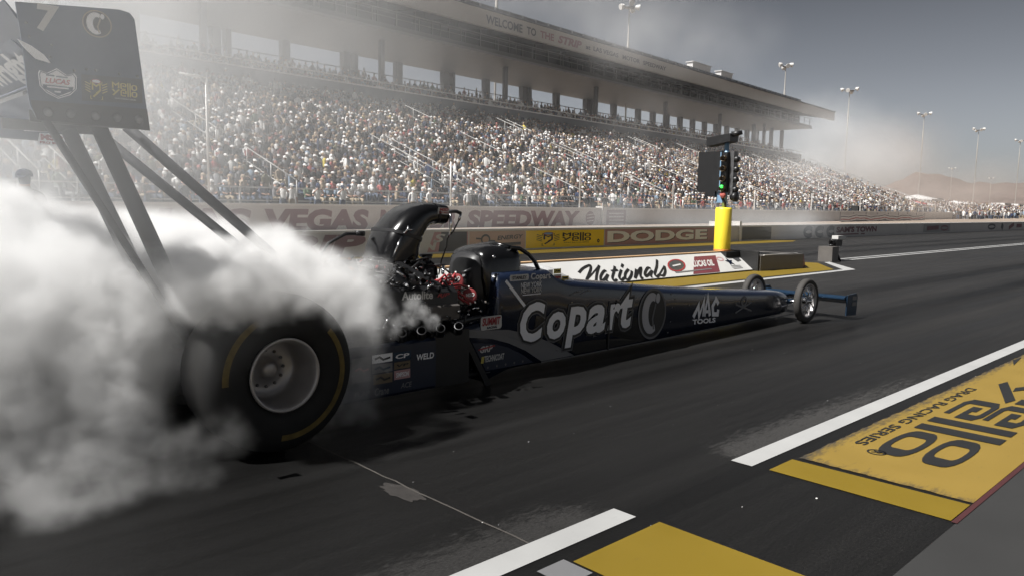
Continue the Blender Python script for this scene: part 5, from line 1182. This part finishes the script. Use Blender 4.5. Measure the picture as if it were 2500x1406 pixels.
mb = MB(); mb.prism([(-1.1, 1.84), (-.62, 1.84), (-.60, 1.90), (-1.1, 1.90)], lambda u, v, t: (u, -.32-t, v), .02); mb.build('strut_bracket', M['black'], rw); mb = MB(); mb.prism([(-1.1, 1.84), (-.62, 1.84), (-.60, 1.90), (-1.1, 1.90)], lambda u, v, t: (u, .30+t, v), .02); mb.build('strut_bracket', M['black'], rw)

# ------------------------------------------------------------------ smoke
def smoke_material(name, dens, col, aniso):
    m = bpy.data.materials.new(name); m.use_nodes = True; t = m.node_tree; t.nodes.remove(t.nodes['Principled BSDF'])
    v = t.nodes.new('ShaderNodeVolumePrincipled'); v.inputs['Color'].default_value = col+(1,); v.inputs['Density'].default_value = dens
    v.inputs['Anisotropy'].default_value = aniso; v.inputs['Density Attribute'].default_value = 'density'
    t.links.new(v.outputs[0], t.nodes['Material Output'].inputs['Volume']); return m
def smoke(name, label, lo, hi, res, blobs, m, warp, fine, edge=.35, floor=None, seed=0.0):
    """a smoke cloud: a voxel density field made of billowing ellipsoids (centre, radii, density)"""
    ng = bpy.data.node_groups.new(name, 'GeometryNodeTree'); ng.interface.new_socket('Geometry', in_out='OUTPUT', socket_type='NodeSocketGeometry')
    N = ng.nodes.new; L = ng.links.new
    def vm(op, a, b=None):
        n = N('ShaderNodeVectorMath'); n.operation = op
        for i, v in enumerate((a, b)):
            if v is None: continue
            if isinstance(v, tuple): n.inputs[i].default_value = v
            elif isinstance(v, float): n.inputs['Scale'].default_value = v
            else: L(v, n.inputs[i])
        return n.outputs['Value'] if op == 'LENGTH' else n.outputs['Vector']
    def mt(op, a, b=None, c=None):
        n = N('ShaderNodeMath'); n.operation = op
        for i, v in enumerate((a, b, c)):
            if v is None: continue
            if isinstance(v, (int, float)): n.inputs[i].default_value = v
            else: L(v, n.inputs[i])
        return n.outputs[0]
    def mr(v, a0, a1, b0, b1, smooth=True):
        n = N('ShaderNodeMapRange'); n.interpolation_type = 'SMOOTHSTEP' if smooth else 'LINEAR'
        for i, x in enumerate((a0, a1, b0, b1)): n.inputs[i+1].default_value = x
        L(v, n.inputs[0]); return n.outputs[0]
    def noise(p, scale, det, rough=.6):
        n = N('ShaderNodeTexNoise'); n.inputs['Scale'].default_value = scale; n.inputs['Detail'].default_value = det; n.inputs['Roughness'].default_value = rough; L(p, n.inputs['Vector']); return n
    pos = N('GeometryNodeInputPosition').outputs[0]
    p0 = vm('ADD', pos, (seed, seed*1.7, -seed))
    P = pos
    for sc, amp, det in warp:
        n = noise(p0, sc, det); d = vm('SUBTRACT', n.outputs['Color'], (.5, .5, .5)); n2 = N('ShaderNodeVectorMath'); n2.operation = 'SCALE'; L(d, n2.inputs[0]); n2.inputs['Scale'].default_value = amp
        P = vm('ADD', P, n2.outputs[0])
    tot = None
    for c, r, k in blobs:
        q = vm('LENGTH', vm('DIVIDE', vm('SUBTRACT', P, tuple(map(float, c))), tuple(map(float, r))))
        f = mt('MULTIPLY', mr(q, 1-edge if edge < 1 else 0.0, 1.0, 1.0, 0.0), k)
        tot = f if tot is None else mt('MAXIMUM', tot, f)
    fn = noise(p0, fine[0], fine[1], .62).outputs[0]
    tot = mt('MULTIPLY', tot, mr(fn, fine[2], fine[3], fine[4], 1.0))
    vc_ = N('GeometryNodeVolumeCube'); L(tot, vc_.inputs['Density']); vc_.inputs['Min'].default_value = lo; vc_.inputs['Max'].default_value = hi
    for k, x in zip(('X', 'Y', 'Z'), res): vc_.inputs['Resolution '+k].default_value = x
    sm = N('GeometryNodeSetMaterial'); sm.inputs['Material'].default_value = m; L(vc_.outputs[0], sm.inputs[0])
    go = N('NodeGroupOutput'); L(sm.outputs[0], go.inputs[0])
    me = bpy.data.meshes.new(name); me.materials.append(m)
    o = bpy.data.objects.new(name, me); COL.objects.link(o); md = o.modifiers.new('smoke', 'NODES'); md.node_group = ng
    return stuff(o, label)
smoke('tyre_smoke', 'thick white tyre smoke billowing behind and over the rear wheels',
      (-3.4, -2.0, 0.0), (1.9, 4.2, 2.1), (200, 232, 80), [
    ((-1.5, 1.5, .55), (2.0, 1.6, 1.05), 1.0), ((-2.9, 1.2, .55), (1.6, 2.0, 1.05), 1.0), ((-.84, -.12, .58), (.55, .48, .84), .8), ((.0, 1.5, .6), (1.5, 1.1, .85), .9),
    ((-.15, -.30, .98), (.82, .55, .34), .9), ((.50, -.15, .84), (.58, .45, .35), .6), ((-1.4, .1, .55), (1.0, .8, .90), .8), ((-.30, -.86, 1.02), (.42, .22, .22), .7), ((.16, -.95, .99), (.50, .15, .19), .5), ((.50, -.85, .86), (.28, .14, .22), .35), ((-.80, -.36, .50), (.44, .40, .76), .65), ((-.62, -.95, .16), (.30, .16, .24), .05),
    ((-1.85, -.35, .36), (.80, .50, .55), .40), ((-2.6, -.8, .3), (1.1, .7, .6), .5), ((.80, -.42, .70), (.20, .22, .48), .4),
    ((.66, -.60, .40), (.30, .22, .58), .16), ((-1.2, -1.0, .15), (.55, .25, .26), .12), ((-1.1, .9, 1.15), (.9, .8, .44), .9)],
      smoke_material('white tyre smoke', 20.0, (.965, .963, .96), 0.0), [(1.1, .50, 2), (3.0, .36, 3), (9, .08, 3)], (6.5, 7, .38, .60, .10), edge=.42)
smoke('exhaust_steam', 'small jets of pale steam blowing from the exhaust pipes', (.7, -.95, .45), (1.8, -.35, 1.1), (80, 46, 50), [
    ((1.27, -.61, .63), (.085, .05, .07), 1.0), ((1.20, -.60, .70), (.10, .06, .08), .7), ((1.12, -.58, .76), (.10, .06, .09), .4), ((.97, -.60, .62), (.07, .06, .14), .9), ((1.05, -.62, .66), (.10, .06, .10), .6), ((.94, -.56, .74), (.08, .06, .12), .35)],
      smoke_material('pale steam', 34.0, (.9, .9, .9), .3), [(7, .12, 3), (22, .03, 3)], (30, 4, .3, .65, .2), edge=.8)
smoke('drifting_smoke', 'thin veil of white smoke drifting between the track and the grandstand', (-12, 5.5, 0.0), (90, 36, 26), (170, 60, 46), [
    ((1, 14, 6), (15, 8, 10), .9), ((-3, 12, 4), (11, 7, 9), 1.3), ((12, 19, 15), (16, 9, 6), .55), ((34, 24, 12), (18, 7, 3.6), .26), ((40, 24, 6), (26, 8, 5), .06), ((70, 27, 7), (20, 7, 6), .34), ((9, 14, 2), (14, 5, 3), .28),
    ((25, 13.8, .8), (8, 2.4, 1.3), 1.2), ((34, 14, .8), (9, 2.6, 1.4), 1.0)],
      smoke_material('thin white smoke', .26, (.975, .988, 1.0), 0.0), [(.12, 6.0, 3), (.45, 1.6, 3)], (.35, 5, .30, .72, .10), edge=.9, seed=3.1)
smoke('far_smoke', 'brownish smoke cloud hanging at the far end of the grandstand', (80, 10, 0), (260, 110, 34), (100, 56, 34), [
    ((186, 66, 11), (36, 18, 14), .8), ((128, 34, 4.5), (30, 12, 6), .7), ((118, 44, 13), (18, 8, 5), .30)],
      smoke_material('brownish smoke', .05, (.80, .74, .70), .2), [(.04, 13.0, 3), (.14, 4.0, 3)], (.11, 4, .28, .7, .2), edge=.95, seed=8.2)
smoke('wing_smoke', 'thin smoke haze hanging round the rear wing', (-4.2, -3.4, .6), (.9, 2.4, 3.6), (64, 72, 38), [
    ((-1.6, -.6, 1.6), (1.9, 2.4, 1.5), 1.0), ((-1.2, -1.8, 2.2), (1.4, 1.3, 1.1), .8)], smoke_material('haze of thin smoke', .32, (.975, .988, 1.0), 0.0),
    [(.6, .8, 3)], (1.2, 4, .25, .75, .3), edge=.95, seed=5.5)
